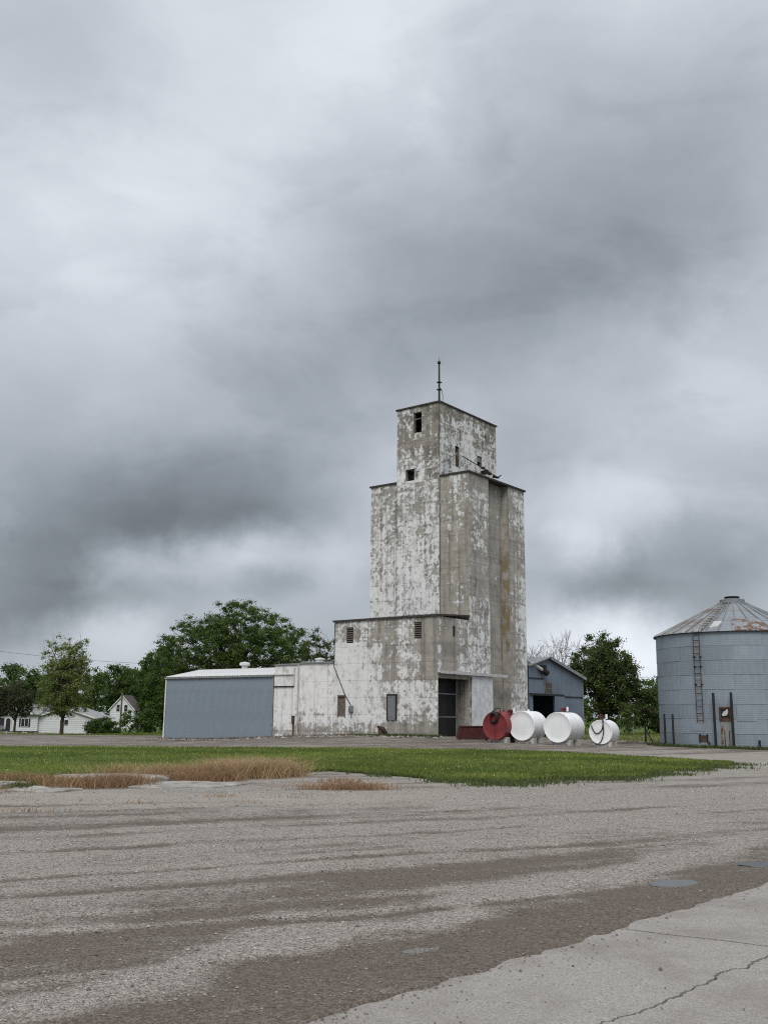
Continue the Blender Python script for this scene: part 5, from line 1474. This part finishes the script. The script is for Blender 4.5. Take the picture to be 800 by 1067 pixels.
tree('maple_tree', 'big domed dark green tree rising behind the blue shed', 'tree', -17.6, 118,
     [(0, 0, 8.2, 9.3, 6, 7.2), (-4.2, 0, 8.0, 5.8, 5, 5.4), (4.4, 0, 8.6, 5.4, 5, 5.4), (-7.8, 0, 4.8, 3.2, 3.5, 3.8), (8.0, 0, 6.4, 2.3, 3, 4.2), (1.4, 0, 12.2, 4.8, 4, 3.3)],
     1200, 160, .175, M['leaf_dark'], .42, (.45, 1.0), 101, 70, group=BG, trunks=3, squash=.62, shell=.6)
tree('maple_tree', 'pale yellow green tree standing before the white garage', 'tree', -38.9, 122,
     [(0, 0, 6.2, 3.6, 3.0, 3.8), (-.6, 0, 8.8, 2.6, 2.4, 3.4), (1.2, 0, 9.0, 2.2, 2.2, 2.9), (0, 0, 3.9, 3.6, 3.0, 1.7)],
     430, 66, .18, M['leaf_pale'], .22, (.4, .9), 102, 60, fork=.25, group='trees by the houses', shell=.3)
tree('maple_tree', 'small dark bronze leaved tree at the left picture edge', 'tree', -41.9, 114.5,
     [(-.6, 0, 3.9, 2.7, 2.4, 2.1), (-2.4, 0, 3.8, 1.8, 2, 1.6), (1.2, 0, 3.6, 1.6, 1.8, 1.5)],
     230, 75, .18, M['leaf_brown'], .13, (.35, .75), 103, 30, group='trees by the houses', shell=.3)
tree('maple_tree', 'mid green tree behind the far gabled house', 'tree', -59.0, 236,
     [(0, 0, 8.6, 8.8, 6, 8.0), (-4.6, 0, 10.4, 5.4, 4.5, 5.0), (5.0, 0, 9.6, 5.4, 4.5, 6.4), (9.0, 0, 11.0, 5.0, 4.5, 6.0)],
     620, 110, .40, M['leaf_mid'], .4, (.8, 1.6), 104, 30, group='trees by the houses')
tree('maple_tree', 'dark green tree behind the house at far left', 'tree', -60.5, 165,
     [(0, 0, 6.0, 5.5, 4.5, 5.2), (5, 0, 5.4, 4.6, 4, 4.6), (10.5, 0, 6.4, 4.2, 4, 5.0)],
     420, 90, .32, M['leaf_mid'], .3, (.7, 1.2), 105, 26, group='trees by the houses')
tree('maple_tree', 'dense dark tree overlapping the left side of the domed tree', 'tree', -29.6, 128,
     [(1.2, 0, 6.4, 2.8, 3.2, 5.2), (0.2, 0, 4.2, 1.9, 2.4, 3.4), (2.8, 0, 4.8, 2.8, 3, 4.6)],
     300, 95, .28, M['leaf_dark'], .25, (.5, 1.0), 106, 24, group=BG)
tree('maple_tree', 'loose light tree between domed tree and annex', 'tree', -7.6, 112,
     [(0, 0, 7.2, 2.3, 2.2, 4.1), (1.9, 0, 6.8, 2.0, 2, 3.6)],
     150, 60, .2, M['leaf_oak'], .16, (.35, .8), 107, 40, group=BG, shell=.2)
tree('oak_tree', 'olive green leafy tree between the sheds and the bin', 'tree', 24.0, 108,
     [(0, 0, 5.2, 3.6, 3.2, 5.0), (.2, 0, 8.6, 2.3, 2.2, 2.7), (-1.5, 0, 7.0, 2.1, 2, 2.2), (1.9, 0, 6.2, 2.5, 2.2, 2.8), (3.4, 0, 4.0, 2.2, 2, 2.8), (5.4, 0, 3.0, 2.0, 2, 2.2)],
     480, 130, .21, M['leaf_oak'], .28, (.45, .9), 108, 40, group='trees beyond the tanks')
tree('oak_tree', 'lower dark tree hidden partly by the grain bin', 'tree', 32.0, 116,
     [(0, 0, 3.4, 3.4, 3, 3.3), (-2.2, 0, 2.7, 2.4, 2.2, 2.5), (2.6, 0, 4.0, 3, 2.6, 2.8)],
     230, 80, .27, M['leaf_mid'], .22, (.5, .9), 109, 24, group='trees beyond the tanks')
tree('sapling', 'young yellow green sapling beside the small globe lamp', 'tree', 24.4, 99,
     [(0, 0, 1.7, .95, .9, 1.5)], 45, 50, .17, M['leaf_young'], .05, (.25, .45), 110, 12, group='saplings')
tree('sapling', 'young green sapling left of the globe lamp pole', 'tree', 19.6, 100,
     [(0, 0, 2.0, 1.3, 1.2, 1.9)], 60, 55, .2, M['leaf_mid'], .05, (.3, .55), 111, 12, group='saplings')
for i, (lab, x, y, rx_, rz_) in enumerate((('dark shrub right of the far gabled house', -28.6, 118, 2.6, 1.7), ('round shrub below the far gabled house', -33.6, 121, 2.2, 1.15), ('low shrub by the garage corner', -37.0, 129, 1.5, 1.0))):
    tree('shrub', lab, 'shrub', x, y, [(0, 0, rz_ * .8, rx_, 1.6, rz_), (rx_ * .5, 0, rz_ * .6, rx_ * .6, 1.3, rz_ * .8)], 90, 60, .2, M['leaf_mid' if i else 'leaf_dark'], .06, (.3, .6), 120 + i, 10, group='shrubs by the houses')

# bare tree behind the gabled shed
bt = thing('bare_tree', 'pale leafless tree behind the gabled shed roof', 'tree', (22.3, 130, H(22.3, 130)))
rngb = np.random.default_rng(77); mb = MB()
def grow(p, d, L, r, depth):
    q = p + d * L
    mid = p + d * L * .5 + Vector(rngb.normal(0, .05 * L, 3))
    mb.tube([p, mid, q], [r, r * .85, r * .7], 5 if depth > 3 else 3, caps=False)
    if depth == 0: return
    for k in range(3 if depth > 1 else 4):
        nd = (d + Vector(rngb.normal(0, .42, 3)) + Vector((0, 0, .12))).normalized()
        grow(q if k < 2 else mid, nd, L * rngb.uniform(.62, .85), max(r * .62, .02), depth - 1)
for ox in (-2.2, -1.1, .2, 1.2, 2.3):
    grow(Vector((ox * .3, 0, -.2)), Vector((ox * .17, 0, 1)).normalized(), 3.9, .2, 5)
mb.build('branches', M['bare_bark'], bt)

# far wood closing the horizon
rngw = np.random.default_rng(55)
Cs = []; 
for x0, x1, yw, hh in ((-170, -58, 250, 13.5), (-58, -20, 262, 9.5), (10, 170, 190, 5.5)):
    k = int((x1 - x0) * hh * .55)
    cx_ = rngw.uniform(x0, x1, k)
    cz = rngw.random(k) ** .8 * hh * (.65 + .5 * fbm(cx_ * .12, cx_ * 0 + 2, 3)) - 1.0
    Cs.append(np.stack([cx_, yw + rngw.normal(0, 4, k), cz], 1))
C = np.concatenate(Cs); R = rngw.uniform(.9, 1.9, len(C))
V, tint = leaves(C, R, 34, .55, rngw, np.clip(rngw.normal(.35, .2, len(C)), 0, 1))
fw = link('distant_wood', np_mesh('distant_wood', V.reshape(-1, 3), np.arange(len(V) * 4).reshape(-1, 4), M['leaf_mid'], {'tint': tint}))
tag(fw, 'far dark green wood along the horizon', 'wood', kind='stuff')
